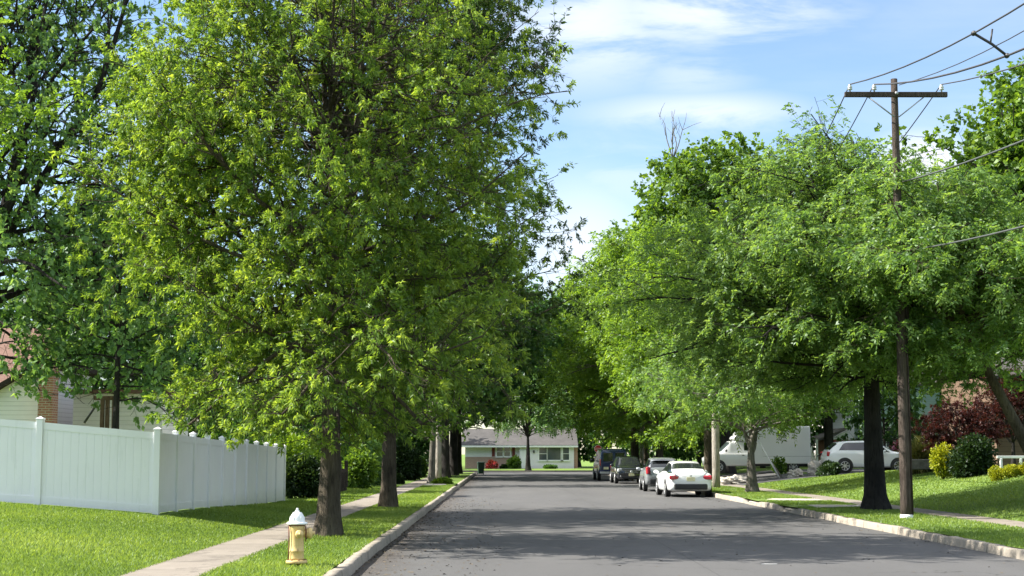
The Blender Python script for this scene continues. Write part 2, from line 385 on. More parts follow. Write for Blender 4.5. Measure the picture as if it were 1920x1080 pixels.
def m_lawn():
    t = NT("lawn_soil_and_grass"); f = t.noise(0.35, 5, 0.6); g = t.noise(9, 5, 0.7)
    c = t.mix(0.5, t.ramp(f, [(0.3, (0.095, 0.160, 0.032)), (0.7, (0.165, 0.240, 0.058))]), t.ramp(g, [(0.3, (0.08, 0.135, 0.026)), (0.75, (0.19, 0.265, 0.068))]))
    return t.pbr(c, 0.95, 0, t.bump(t.noise(40, 4, 0.8), 0.03, 0.8), 0.1)
def m_asphalt():
    t = NT("asphalt"); g = t.noise(55, 4, 0.8); f = t.noise(0.45, 5, 0.6, stretch=(1, 0.25, 1)); h = t.noise(160, 2, 0.8)
    c = t.ramp(g, [(0.28, (0.050, 0.050, 0.051)), (0.72, (0.122, 0.121, 0.120))])
    c = t.mix(0.55, c, t.ramp(f, [(0.3, (0.068, 0.068, 0.069)), (0.7, (0.104, 0.103, 0.103))]))
    c = t.mix(t.math("MULTIPLY", t.math("GREATER_THAN", h, 0.68), 0.35), c, (0.20, 0.195, 0.19))
    sep = t.n("ShaderNodeSeparateXYZ"); t.l(t.n("ShaderNodeTexCoord").outputs["Object"], sep.inputs[0])
    # silt and leaf dirt that has washed into the two gutters
    wob = t.math("MULTIPLY", t.math("SUBTRACT", t.noise(0.9, 5, 0.7), 0.5), 1.6)
    dl = t.math("ADD", t.math("SUBTRACT", sep.outputs[0], KL), wob)
    ml = t.n("ShaderNodeMapRange"); ml.inputs["From Min"].default_value = 0.85; ml.inputs["From Max"].default_value = 0.0; t.l(dl, ml.inputs[0])
    dirt = t.ramp(t.noise(14, 6, 0.75), [(0.35, (0.025, 0.022, 0.019)), (0.7, (0.11, 0.09, 0.075))])
    c = t.mix(t.math("MULTIPLY", ml.outputs[0], 0.8), c, dirt)
    v = t.n("ShaderNodeTexVoronoi", feature="DISTANCE_TO_EDGE"); v.inputs["Scale"].default_value = 0.16
    mp = t.n("ShaderNodeVectorMath", operation="ADD"); nz = t.n("ShaderNodeTexNoise"); nz.inputs["Scale"].default_value = 0.8; nz.inputs["Detail"].default_value = 6
    co = t.n("ShaderNodeTexCoord").outputs["Object"]; t.l(co, nz.inputs["Vector"]); sc_ = t.n("ShaderNodeVectorMath", operation="SCALE"); sc_.inputs["Scale"].default_value = 2.4
    t.l(nz.outputs["Color"], sc_.inputs[0]); t.l(co, mp.inputs[0]); t.l(sc_.outputs[0], mp.inputs[1]); t.l(mp.outputs[0], v.inputs["Vector"])
    crack = t.math("MULTIPLY", t.math("LESS_THAN", v.outputs["Distance"], 0.0035), t.math("GREATER_THAN", t.noise(0.35, 3), 0.47))
    c = t.mix(t.math("MULTIPLY", crack, 0.7), c, (0.035, 0.034, 0.034))
    spot = t.math("GREATER_THAN", t.noise(1.1, 3, 0.5, stretch=(1, 0.45, 1)), 0.69)
    c = t.mix(t.math("MULTIPLY", spot, 0.3), c, (0.05, 0.048, 0.047))
    seam = t.math("LESS_THAN", t.math("ABSOLUTE", t.math("SUBTRACT", sep.outputs[0], t.math("ADD", 3.1, t.math("MULTIPLY", t.noise(0.5, 3), 0.12)))), 0.012)
    c = t.mix(t.math("MULTIPLY", seam, 0.55), c, (0.045, 0.044, 0.044))
    return t.pbr(c, 0.92, 0, t.bump(g, 0.012, 0.8), 0.25)
def m_concrete(name, c0, c1, joint=1.5, along=1, jw=0.022):
    t = NT(name); sep = t.n("ShaderNodeSeparateXYZ"); co = t.n("ShaderNodeTexCoord").outputs["Object"]; t.l(co, sep.inputs[0])
    q = t.math("DIVIDE", sep.outputs[along], joint); fr = t.math("FRACT", q); slab = t.math("FLOOR", q)
    wn_ = t.n("ShaderNodeTexWhiteNoise", noise_dimensions="1D"); t.l(slab, wn_.inputs["W"])
    f = t.noise(3.0, 6, 0.65); g = t.noise(70, 3, 0.8)
    c = t.mix(0.6, t.ramp(f, [(0.3, c0), (0.72, c1)]), t.ramp(g, [(0.3, c0), (0.7, c1)]))
    c = t.mix(t.math("MULTIPLY", wn_.outputs["Value"], 0.35), c, tuple(x * 0.72 for x in c0))
    st = t.math("GREATER_THAN", t.noise(1.7, 6, 0.7), 0.58); c = t.mix(t.math("MULTIPLY", st, 0.45), c, tuple(x * 0.55 for x in c0))
    j = t.math("LESS_THAN", fr, jw / joint)
    c = t.mix(j, c, (0.05, 0.047, 0.04))
    h = t.math("SUBTRACT", t.math("MULTIPLY", g, 0.3), j)
    return t.pbr(c, 0.9, 0, t.bump(h, 0.015, 0.7), 0.2)

M["lawn"] = m_lawn(); M["asphalt"] = m_asphalt()
M["pavement"] = m_concrete("pavement_concrete", (0.18, 0.158, 0.133), (0.30, 0.265, 0.225))
M["kerbstone"] = m_concrete("kerb_concrete", (0.20, 0.175, 0.145), (0.40, 0.36, 0.30), 3.0, 1, 0.03)
M["apron"] = m_concrete("apron_concrete", (0.34, 0.31, 0.27), (0.50, 0.46, 0.40), 1.8, 0)

def grid_sheet(name, xs, ys, zf, mat, label=None):
    X, Y = np.meshgrid(xs, ys); Z = zf(X, Y)
    V = np.stack([X, Y, Z], -1).reshape(-1, 3); nx, ny = len(xs), len(ys)
    i = (np.arange(ny - 1)[:, None] * nx + np.arange(nx - 1)[None]).ravel()
    o = np_mesh(name, V, [np.stack([i, i + 1, i + nx + 1, i + nx], -1)], mat, smooth=True)
    o["kind"] = "structure"; return o
flat = lambda z: (lambda X, Y: np.full_like(X, z, dtype=float))

grid_sheet("ground", np.linspace(-2500, 2500, 3), np.linspace(-500, 4500, 3), flat(-0.06), M["lawn"])
rb = MB()
rb.face([(KL - 0.1, -12, 0), (KR + 0.1, -12, 0), (KR + 0.1, Y_END, 0), (KL - 0.1, Y_END, 0)])
rb.face([(-120, Y_END, 0), (120, Y_END, 0), (120, 148, 0), (-120, 148, 0)])
tag(rb.build("road", M["asphalt"]), kind="structure")

ys_l = np.concatenate([np.arange(-12, 90, 1.5), np.arange(90, Y_END + 0.1, 4.3)])
grid_sheet("lawn", np.concatenate([np.arange(-60, -14, 4.0), np.arange(-14, WL0 - 0.02, 0.5), [WL0]]), ys_l, z_left, M["lawn"])
grid_sheet("lawn", np.concatenate([[WR1], np.arange(WR1 + 0.4, 30, 0.8), np.arange(30, 70, 4)]), ys_l, z_right, M["lawn"])
verge_z = lambda X, Y: 0.15 + 0.012 * np.sin(X * 3.1) * np.sin(Y * 1.3)
grid_sheet("verge", np.linspace(WL1, KL - 0.18, 5), ys_l, verge_z, M["lawn"])
grid_sheet("verge", np.linspace(KR + 0.18, WR0, 7), ys_l, verge_z, M["lawn"])
grid_sheet("lawn", np.arange(-100, 101, 10.0), np.array([148.2, 155, 165, 200, 260]), flat(0.1), M["lawn"])
def slab(name, x0, x1, y0, y1, z1, z0, mat):
    return tag(MB().box(((x0 + x1) / 2, (y0 + y1) / 2, (z0 + z1) / 2), (x1 - x0, y1 - y0, z1 - z0)).build(name, mat), kind="structure")
slab("pavement", WL0, WL1, -12, Y_END, 0.156, 0.0, M["pavement"])
slab("pavement", WR0, WR1, -12, Y_END, 0.156, 0.0, M["pavement"])
# two strips of a ribbon driveway that cross the verge
AP = [(45.2, 47.2), (51.6, 53.8)]
for a, b in AP:
    m = MB(); x0, x1 = KR + 0.18, WR0 - 0.003
    m.prism([(x0, 0.0), (x1, 0.0), (x1, 0.165), (x0 + 0.9, 0.172), (x0, 0.075)], a, b)
    tag(m.build("driveway_apron", M["apron"]), kind="structure")
# a driveway apron on the fence side and the driveway that leads to the parked cars
m = MB(); m.prism([(WL1 + 0.004, 0.0), (KL - 0.185, 0.0), (KL - 0.185, 0.06), (KL - 0.8, 0.168), (WL1 + 0.004, 0.168)], 76.5, 80.5)
tag(m.build("driveway_apron", M["apron"]), kind="structure")
grid_sheet("driveway", np.linspace(WR1, 34, 12), np.linspace(77, 99.0, 8), lambda X, Y: z_right(X, Y) + 0.02, M["asphalt"])

def kerb(face_x, sgn, y0, y1, drops):
    """sgn: the side away from the road; drops are the lowered stretches at driveways"""
    rng = np.random.default_rng(5 if sgn < 0 else 6)
    ys = np.arange(y0, y1 + 0.01, 0.4); top = 0.155 + rng.normal(0, 0.008, len(ys)); off = np.convolve(rng.normal(0, 0.035, len(ys)), np.ones(5) / 5, "same")
    for a, b in drops: top = np.where((ys > a) & (ys < b), 0.055, np.where((ys > a - 0.8) & (ys < b + 0.8), np.minimum(top, 0.115), top))
    prof = [(0.0, 0, 0.0), (0.02, 1, -0.022), (0.035, 1, 0.0), (0.18, 1, 0.0), (0.18, 0, 0.0)]
    V = np.array([[(face_x + sgn * p + o, y, (h * t + d if h else -0.05)) for p, h, d in prof] for y, t, o in zip(ys, top, off)]).reshape(-1, 3)
    n = len(prof); i = (np.arange(len(ys) - 1)[:, None] * n + np.arange(n - 1)[None]).ravel()
    return tag(np_mesh("kerb", V, [np.stack([i, i + 1, i + n + 1, i + n], -1)], M["kerbstone"]), kind="structure")
kerb(KL, -1, -12, Y_END - 3, [(76.5, 80.5)])
kerb(KR, 1, -12, Y_END - 3, AP + [(86.0, 90.0)])
slab("kerb", -100, 100, 148.0, 148.2, 0.14, -0.05, M["kerbstone"])

# ---------------------------------------------------------------- grass blades
def blades(name, n, x0, x1, y0, y1, zf, h, w, seed, mat, keep=None):
    rng = np.random.default_rng(seed)
    x = rng.uniform(x0, x1, n); y = y0 + (y1 - y0) * rng.uniform(0, 1, n) ** 1.35
    if keep is not None:
        k = keep(x, y); x, y = x[k], y[k]; n = len(x)
    z = zf(x, y) - 0.004
    patch = 0.5 + 0.5 * np.sin(x * 0.9 + 2 * np.sin(y * 0.31)) * np.sin(y * 0.6 + 1.3 * np.sin(x * 0.5))
    hh = h * rng.uniform(0.55, 1.25, n) * (0.8 + 0.4 * patch); a = rng.uniform(0, 2 * np.pi, n); le = rng.uniform(0.15, 0.9, n) * hh
    scale = 1 + 0.022 * np.clip(y - 20, 0, 60); ww = w * rng.uniform(0.7, 1.3, n) * scale
    b = rng.uniform(0, 2 * np.pi, n)
    P = np.stack([x, y, z], -1); s = np.stack([np.cos(b), np.sin(b), 0 * b], -1) * ww[:, None] / 2
    T = P + np.stack([np.cos(a) * le, np.sin(a) * le, hh], -1); Mi = P + np.stack([np.cos(a) * le * 0.35, np.sin(a) * le * 0.35, hh * 0.6], -1)
    V = np.stack([P - s, P + s, Mi + s * 0.8, T, Mi - s * 0.8], 1).reshape(-1, 3); i = np.arange(n)[:, None] * 5
    tint = np.repeat(np.clip(0.15 + 0.55 * patch + rng.normal(0, 0.15, n), 0, 1), 5)
    o = np_mesh(name, V, [i + np.arange(5)[None]], mat, tint=tint); return o
M["grass"] = m_leaf("grass_blade", (0.092, 0.160, 0.030), (0.165, 0.250, 0.056), (0.265, 0.345, 0.105), 0.42, 0.02)
def not_fence(x, y): return ~((x < -7.1) & (y > 31.6))
for n, args, lab in ((150000, (-13.5, WL0 + 0.06, 17.5, 33, z_left, 0.05, 0.009, 1, M["grass"], not_fence), "short sunlit grass of the lawn before the white fence"),
               (26000, (-7.1, WL0 + 0.06, 31.5, 75, z_left, 0.055, 0.013, 2, M["grass"], None), "grass between the white fence and the pavement"),
               (80000, (WL1 - 0.06, KL - 0.16, 17.5, 76, verge_z, 0.055, 0.009, 3, M["grass"], None), "grass of the narrow strip where the hydrant stands"),
               (52000, (KR + 0.16, WR0 + 0.05, 23, 75, verge_z, 0.05, 0.014, 4, M["grass"], lambda x, y: ~(((y > 45.15) & (y < 47.25)) | ((y > 51.55) & (y < 53.85)))), "grass of the strip where the wooden power pole stands"),
               (80000, (WR1 - 0.05, 21, 29, 76, z_right, 0.05, 0.016, 5, M["grass"], None), "grass of the sloping lawn above the pavement")):
    tag(blades("grass", n, *args), lab, "grass", None, "stuff")
def leaf_litter(n, x0, x1, y0, y1, seed, lab, col):
    rng = np.random.default_rng(seed); x = x0 + (x1 - x0) * rng.uniform(0, 1, n) ** 2.2; y = rng.uniform(y0, y1, n)
    a = rng.uniform(0, 6.28, n); s = rng.uniform(0.012, 0.04, n)
    d = np.stack([np.cos(a), np.sin(a), 0 * a], -1) * s[:, None]; e = np.stack([-np.sin(a), np.cos(a), 0 * a], -1) * s[:, None] * 0.5
    P = np.stack([x, y, np.full(n, 0.006)], -1); lift = np.array([0, 0, 0.012])
    V = np.stack([P - d, P + e + lift, P + d, P - e], 1).reshape(-1, 3); i = np.arange(n)[:, None] * 4
    tag(np_mesh("leaf_litter", V, [i + np.arange(4)[None]], col), lab, "litter", None, "stuff")
M["litter"] = m_plain("dry_leaf", (0.09, 0.07, 0.045), 0.9, 0.5, 3)
leaf_litter(1500, KL + 0.02, KL + 2.2, 17, 60, 11, "dry leaves and twigs gathered along the gutter by the hydrant", M["litter"])
leaf_litter(300, KR - 0.05, 1.0, 18, 60, 12, "few dry leaves scattered over the asphalt", M["litter"])

m = MB(); m.prism([(-0.13, -0.02), (0.02, -0.03), (0.12, 0.0), (0.14, 0.03), (0.0, 0.02), (-0.05, 0.035)], 0.004, 0.007, "Z")
p = at_z(1442, 1058, 0.0); tag(m.build("paint_mark", M["white_paint"], None, (p.x, p.y, 0)), kind="structure")

# ================================================================ trees
def unit(v): return v / np.maximum(np.linalg.norm(v, axis=-1, keepdims=True), 1e-9)
def interp_curve(P, idx, t):
    k = P.shape[1]; f = np.clip(t, 0, 0.9999) * (k - 1); i = f.astype(int); w = (f - i)[:, None]
    a, b = P[idx, i], P[idx, i + 1]
    return a * (1 - w) + b * w, unit(b - a)
def frame(T):
    ref = np.where(np.abs(T[:, 2:3]) < 0.9, np.array([[0, 0, 1.0]]), np.array([[1.0, 0, 0]]))
    U = unit(np.cross(T, ref)); return U, np.cross(T, U)

class Env:
    """crown outline: radius at each height round an axis that may lean, with bumps round the compass"""
    def __init__(s, base, zs, rs, lean=(0, 0), rough=0.16, seed=0, squash=None, cx=None, cy=None):
        s.b, s.zs, s.rs, s.lean, s.rough = np.array(base, float), np.array(zs, float), np.array(rs, float), np.array(lean, float), rough
        s.ph = np.random.default_rng(seed).uniform(0, 6.28, 8); s.sq = squash or (1, 1); s.cx = np.array(cx if cx is not None else [0] * len(zs), float); s.cy = np.array(cy if cy is not None else [0] * len(zs), float)
    def f(s, p, slack=1.0):
        z = p[..., 2] - s.b[2]; r = np.interp(z, s.zs, s.rs, left=0, right=0)
        dx = (p[..., 0] - s.b[0] - s.lean[0] * z - np.interp(z, s.zs, s.cx)) / s.sq[0]; dy = (p[..., 1] - s.b[1] - s.lean[1] * z - np.interp(z, s.zs, s.cy)) / s.sq[1]
        a = np.arctan2(dy, dx); ph = s.ph
        r = r * (1 + s.rough * (np.sin(3 * a + ph[0] + z * 0.7) * 0.5 + np.sin(5 * a + ph[1] - z * 1.1) * 0.4 + np.sin(2 * a + ph[2] + z * 1.7) * 0.5 + np.sin(8 * a + ph[3] + z * 2.3) * 0.3))
        return np.hypot(dx, dy) < r * slack
    def reach(s, p, d, lmax, slack=1.0):
        st = np.linspace(0.04, 1, 26) * lmax; q = p[:, None] + d[:, None] * st[None, :, None]
        ins = s.f(q, slack); ok = np.cumprod(ins, axis=1).sum(1)
        return np.where(ok > 0, st[np.clip(ok - 1, 0, 25)], 0.0)

def sprout(P, Rr, idx, t, az, ang, L, k, rng, up, wob, rk, rcap, flat=1.0):
    p, T = interp_curve(P, idx, t); U, V = frame(T)
    d = unit(np.cos(ang)[:, None] * T + np.sin(ang)[:, None] * (np.cos(az)[:, None] * U + np.sin(az)[:, None] * V))
    if flat < 1: d = unit(d * np.array([1, 1, flat]))
    f = np.clip(t, 0, 0.9999) * (Rr.shape[1] - 1); r0 = np.minimum(Rr[idx, f.astype(int)] * rk, rcap * L + 0.004)
    out = [p]; step = (L / (k - 1))[:, None]
    for j in range(1, k):
        d = unit(d + rng.normal(0, wob, d.shape) + np.array([0, 0, 1.0]) * (up[:, None] if isinstance(up, np.ndarray) else up))
        out.append(out[-1] + d * step)
    return np.stack(out, 1), r0[:, None] * np.linspace(1, 0.22, k)[None]

def resample(P, k):
    f = np.linspace(0, P.shape[1] - 1, k); i = np.minimum(f.astype(int), P.shape[1] - 2); w = (f - i)[None, :, None]
    return P[:, i] * (1 - w) + P[:, i + 1] * w
def tubes(P, Rr, n):
    m, k, _ = P.shape
    T = np.empty_like(P); T[:, 1:-1] = P[:, 2:] - P[:, :-2]; T[:, 0] = P[:, 1] - P[:, 0]; T[:, -1] = P[:, -1] - P[:, -2]
    T = unit(T).reshape(-1, 3); U, V = frame(T); a = np.arange(n) * 2 * np.pi / n
    ring = U[:, None] * np.cos(a)[None, :, None] + V[:, None] * np.sin(a)[None, :, None]
    vs = P.reshape(-1, 1, 3) + ring * Rr.reshape(-1, 1, 1)
    base = (np.arange(m)[:, None] * k + np.arange(k - 1)[None]).reshape(-1, 1) * n; q = np.arange(n)[None]; q2 = (q + 1) % n
    F = np.stack([base + q, base + q2, base + n + q2, base + n + q], -1).reshape(-1, 4)
    return vs.reshape(-1, 3), F
def join(parts):
    V, F, o = [], [], 0
    for v, f in parts: V.append(v); F.append(f + o); o += len(v)
    return np.concatenate(V), np.concatenate(F)

def leaf_quads(p, d, L, W, rng, curl=0.25):
    s = unit(np.cross(d, rng.normal(0, 1, d.shape))); nrm = np.cross(s, d)
    mid = p + d * (L * 0.48)[:, None] + nrm * (L * curl * 0.3)[:, None]; tip = p + d * L[:, None] - np.array([0, 0, 1.0]) * (L * curl * 0.5)[:, None]
    w = s * (W / 2)[:, None]
    V = np.stack([p, mid + w, tip, mid - w], 1).reshape(-1, 3)
    return V, (np.arange(len(p))[:, None] * 4 + np.arange(4)[None])

def leaves_on(P, cl_per, kind, size, rng, t0=0.15, fresh=0.5):
    """clusters of leaves along the twigs P; kind: star (narrow leaves), broad, frond (feathery compound leaves)"""
    m = len(P); n = int(m * cl_per); idx = rng.integers(0, m, n); t = t0 + (1.02 - t0) * rng.uniform(0, 1, n) ** 0.75
    p, T = interp_curve(P, idx, np.clip(t, 0, 0.999))
    tw = rng.normal(0, 0.17, m)[idx]                     # some shoots are fresher than others
    ct = np.clip(0.42 + tw + fresh * (t - 0.62) * 0.55 + rng.normal(0, 0.13, n), 0, 1)
    if kind == "frond":
        nl = 8; d = unit(T * 0.5 + rng.normal(0, 0.75, T.shape) + np.array([0, 0, 0.05])); L = size * rng.uniform(0.7, 1.3, n)
        side = unit(np.cross(d, np.array([[0, 0, 1.0]]) + rng.normal(0, 0.35, d.shape)))
        j = np.arange(nl); sg = np.where(j % 2 == 0, 1.0, -1.0); s = 0.2 + 0.8 * (j // 2) / (nl // 2 - 1)
        q = p[:, None] + d[:, None] * (L[:, None] * s)[..., None] - np.array([0, 0, 1.0]) * (L[:, None] * 0.55 * s ** 2)[..., None]
        dd = unit(d[:, None] * 0.65 + side[:, None] * sg[None, :, None] * 0.85 - np.array([0, 0, 0.28]) + rng.normal(0, 0.12, q.shape))
        q, dd = q.reshape(-1, 3), dd.reshape(-1, 3); LL = np.repeat(L, nl) * 0.52 * rng.uniform(0.8, 1.2, n * nl); WW = LL * 0.42
        V, F = leaf_quads(q, dd, LL, WW, rng, 0.2); tint = np.repeat(np.repeat(ct, nl) + rng.normal(0, 0.05, n * nl), 4)
    else:
        nl = 6 if kind == "star" else 4
        c = np.repeat(np.arange(n), nl); a = rng.uniform(0, 2 * np.pi, n * nl); U, Vv = frame(T); sp = rng.uniform(0.5, 1.35, n * nl)
        d = unit(T[c] * np.cos(sp)[:, None] + (U[c] * np.cos(a)[:, None] + Vv[c] * np.sin(a)[:, None]) * np.sin(sp)[:, None] + rng.normal(0, 0.16, (n * nl, 3)) - np.array([0, 0, 0.12]))
        L = size * rng.uniform(0.65, 1.25, n * nl); W = L * (0.30 if kind == "star" else 0.72)
        V, F = leaf_quads(p[c] + rng.normal(0, size * 0.18, (n * nl, 3)), d, L, W, rng); tint = np.repeat(ct[c] + rng.normal(0, 0.07, n * nl), 4)
    return V, F, np.clip(tint, 0, 1)

def clip_env(P, env, slack):
    """stems stop where they would leave the crown"""
    P = P.copy(); ins = env.f(P, slack); seen = ins[:, 0]
    zmax = env.b[2] + env.zs[0] * 1.3
    for j in range(1, P.shape[1]):
        seen = seen | ins[:, j]; out = seen & ~ins[:, j]
        d = P[:, j] - P[:, j - 1]; P[:, j:][out] = (P[:, j - 1] + d * 0.02)[out][:, None] + np.arange(P.shape[1] - j)[None, :, None] * (d * 0.004)[out][:, None]
    return P
def tree(name, label, base, H, r0, env, leafmat, bark, seed, kind="star", size=0.13, clusters=6.0, group=None, cat="tree",
         trunk_top=0.8, trunk_lean=(0, 0), fork=None, limbs=((26, 0.2, 0.97, 1.45, 0.5, 0.02),), br=2.2, tw=4.2, tw_len=0.75, br_frac=0.36,
         fine=True, fresh=0.5, wob=0.11, sub=0.9, thin=None, flat=1.0, droop=0.0, flare=0.38):
    rng = np.random.default_rng(seed); base = np.array(base, float); k = 22
    zz = np.linspace(0, 1, k); ht = H * trunk_top
    path = np.stack([trunk_lean[0] * zz * ht + np.cumsum(rng.normal(0, 0.004 * H / 10, k)) * (zz > 0.1), trunk_lean[1] * zz * ht + np.cumsum(rng.normal(0, 0.004 * H / 10, k)) * (zz > 0.1), zz * ht], -1) + base
    path[0, 2] -= 0.12
    tr = path[None]; rad = (r0 * (1 - 0.80 * zz ** 0.9) + 0.012)[None]
    stems = [(tr, rad)]
    if fork:                                             # several leaders from one point of the trunk: (at, n, angle, length, radius share)
        ft, fn, fa, fl, fr = fork
        L = np.full(fn, fl) * rng.uniform(0.85, 1.1, fn); az = np.arange(fn) * 2 * np.pi / fn + rng.uniform(0, 0.5, fn) + seed
        p0, T0 = interp_curve(tr, np.zeros(fn, int), np.full(fn, ft)); U0, V0 = frame(T0)
        d0 = unit(T0 * 0.93 + (U0 * np.cos(az)[:, None] + V0 * np.sin(az)[:, None]) * 0.36); L = np.minimum(L, np.maximum(env.reach(p0, d0, fl * 1.2) * 0.93, 1.0))
        P, Rr = sprout(tr, rad, np.zeros(fn, int), np.full(fn, ft) + rng.uniform(-0.06, 0.06, fn), az, fa * rng.uniform(0.6, 1.25, fn), L, 14, rng, 0.055, 0.045, 0.99, 1.0)
        P = clip_env(P, env, 0.97)
        Rr = Rr / Rr[:, :1] * (r0 * fr * rng.uniform(0.75, 1.1, fn))[:, None]
        stems.append((P, Rr))
    prim = []
    for si, (P, Rr) in enumerate(stems):
        for n, t0, t1, a0, a1, up in limbs:
            nn = n if si == 0 else max(5, int(n * 0.42)) * len(P)
            if si == 0: idx = np.zeros(nn, int); u = (np.arange(nn) + rng.uniform(0, 1, nn)) / nn; t = t0 + (t1 - t0) * u
            else: idx = np.arange(nn) % len(P); u = rng.uniform(0.0, 1, nn); t = 0.18 + 0.8 * u; u = 0.45 + 0.55 * u
            az = np.arange(nn) * 2.39996 + rng.normal(0, 0.35, nn); ang = a0 + (a1 - a0) * u + rng.normal(0, 0.12, nn)
            p, T = interp_curve(P, idx, t); U, V = frame(T)
            d = unit(np.cos(ang)[:, None] * T + np.sin(ang)[:, None] * (np.cos(az)[:, None] * U + np.sin(az)[:, None] * V))
            d2 = unit(d + np.array([0, 0, up * 4.0]))
            L = env.reach(p, d2, H * 0.75) * (1.02 - 0.5 * rng.uniform(0, 1, nn) ** 2.2); g = L > 0.5
            if not g.any(): continue
            idx, t, az, ang, L = idx[g], t[g], az[g], ang[g], L[g]
            prim.append(sprout(P, Rr, idx, t, az, ang, L, 10, rng, up, wob, 0.5, 0.0105))
    prim = [(clip_env(p, env, 1.08), r) for p, r in prim]
    PP = np.concatenate([p for p, _ in prim]); PR = np.concatenate([r for _, r in prim])
    Lp = np.linalg.norm(PP[:, -1] - PP[:, 0], axis=-1)
    flat_ = flat
    def grow(P, Rr, L, dens, t0, lf, lmin, k, ang, up, wob, cap, slack):
        cnt = np.maximum(1, (L * dens * rng.uniform(0.75, 1.25, len(L))).round().astype(int)); idx = np.repeat(np.arange(len(P)), cnt); n = len(idx)
        t = t0 + (1 - t0) * rng.uniform(0, 1, n) ** 0.85; az = rng.uniform(0, 2 * np.pi, n); an = ang * rng.uniform(0.65, 1.3, n)
        ln = np.maximum(lmin, lf * L[idx] * (1.15 - 0.7 * t)) * rng.uniform(0.6, 1.25, n)
        p, T = interp_curve(P, idx, t); U, V = frame(T)
        d = unit(np.cos(an)[:, None] * T + np.sin(an)[:, None] * (np.cos(az)[:, None] * U + np.sin(az)[:, None] * V))
        keep = env.f(p + d * (ln * 0.8)[:, None], slack)
        idx, t, az, an, ln = idx[keep], t[keep], az[keep], an[keep], ln[keep]
        P2, R2 = sprout(P, Rr, idx, t, az, an, ln, k, rng, up, wob, 0.55, cap, flat)
        return P2, R2, ln
    SP, SR, SL = grow(PP, PR, Lp, sub, 0.12, 0.5, 0.7, 8, 0.8, 0.015 - droop, 0.11, 0.013, 1.03)
    QP, QR, QL = np.concatenate([resample(PP, 8), SP]), np.concatenate([PR[:, np.linspace(0, 9, 8).round().astype(int)], SR]), np.concatenate([Lp, SL])
    BP, BR, BL = grow(QP, QR, QL, br, 0.14, br_frac, 0.5, 6, 0.95, 0.02 - droop, 0.13, 0.010, 1.06)
    def thinned(C, pw=1.0):                              # the top of the crown carries fewer branches
        zt = C[:, 0, 2] - base[2]; u = np.clip((zt - thin[0]) / (thin[1] - thin[0]), 0, 1)
        if len(thin) > 3: dx = (C[:, 0, 0] - base[0]) * thin[3]; u = u * np.clip((dx + 2.6) / 1.6, 0.12, 1)
        return rng.uniform(0, 1, len(C)) > u * (1 - thin[2] ** pw)
    if thin: kp = thinned(BP); BP, BR, BL = BP[kp], BR[kp], BL[kp]
    TP, TR, TL = grow(BP, BR, BL, tw, 0.1, 0.0, tw_len, 4, 0.85, -0.02 - droop, 0.18, 0.010, 1.12)
    T2, R2, _ = grow(QP, QR, QL, tw * 0.35, 0.35, 0.0, tw_len, 4, 0.8, 0.0 - droop, 0.18, 0.010, 1.12)   # short shoots straight on the limbs
    allT = np.concatenate([TP, T2])
    allR = np.concatenate([TR, R2])
    if thin: kp = thinned(allT, 0.5); allT, allR = allT[kp], allR[kp]
    root = empty(name, tuple(base), label, cat, group)
    # wood
    vs, fs = tubes(tr, rad, 16)
    a = np.arctan2(vs[:, 1] - base[1], vs[:, 0] - base[0]); zr = np.clip(vs[:, 2] - base[2], 0, None)
    c = np.repeat(path, 16, 0); fl = 1 + flare * np.exp(-zr / 0.22) * (1 + 0.35 * np.sin(a * 5 + seed)) + 0.05 * np.sin(a * 3 + seed + zr * 1.3)
    vs[:, :2] = c[:, :2] + (vs[:, :2] - c[:, :2]) * fl[:, None]
    parts = [(vs, fs)]
    if fork: parts.append(tubes(*stems[1], 9))
    parts.append(tubes(PP, PR, 6)); parts.append(tubes(SP, SR, 5)); parts.append(tubes(BP, np.maximum(BR, 0.006), 4))
    if fine: parts.append(tubes(allT, np.maximum(allR, 0.0035), 3))
    V, F = join(parts)
    np_mesh("trunk", V - base, [F], bark, root, smooth=True)
    V, F, tint = leaves_on(allT, clusters, kind, size, rng, fresh=fresh)
    np_mesh("crown", V - base, [F], leafmat, root, tint=tint)
    NLEAF[label] = len(F)
    return root
NLEAF = {}

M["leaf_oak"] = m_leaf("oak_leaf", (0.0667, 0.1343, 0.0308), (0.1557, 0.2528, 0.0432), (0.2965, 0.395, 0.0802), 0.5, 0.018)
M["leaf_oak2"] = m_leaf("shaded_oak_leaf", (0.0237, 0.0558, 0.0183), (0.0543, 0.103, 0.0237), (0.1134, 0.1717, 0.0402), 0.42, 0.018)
M["leaf_blue"] = m_leaf("bluish_leaf", (0.055, 0.125, 0.0482), (0.1226, 0.2293, 0.0844), (0.2324, 0.3543, 0.1404), 0.42, 0.018)
M["leaf_locust"] = m_leaf("locust_leaf", (0.0627, 0.1361, 0.0406), (0.1332, 0.2366, 0.0638), (0.2352, 0.355, 0.1306), 0.55, 0.018)
M["leaf_lime"] = m_leaf("lime_leaf", (0.0639, 0.1375, 0.0203), (0.1336, 0.2357, 0.0324), (0.2206, 0.3405, 0.0709), 0.55, 0.018)
M["leaf_maple"] = m_leaf("maple_leaf", (0.0493, 0.1087, 0.0174), (0.1015, 0.1885, 0.029), (0.1885, 0.29, 0.0522), 0.45, 0.018)
M["leaf_deep"] = m_leaf("deep_green_leaf", (0.0216, 0.0648, 0.0189), (0.0486, 0.1148, 0.0297), (0.0945, 0.1823, 0.0486), 0.4, 0.018)

GL, GR, GB = "street trees in the grass strip by the hydrant", "street trees in the grass strip by the parked cars", "tall trees behind the houses"

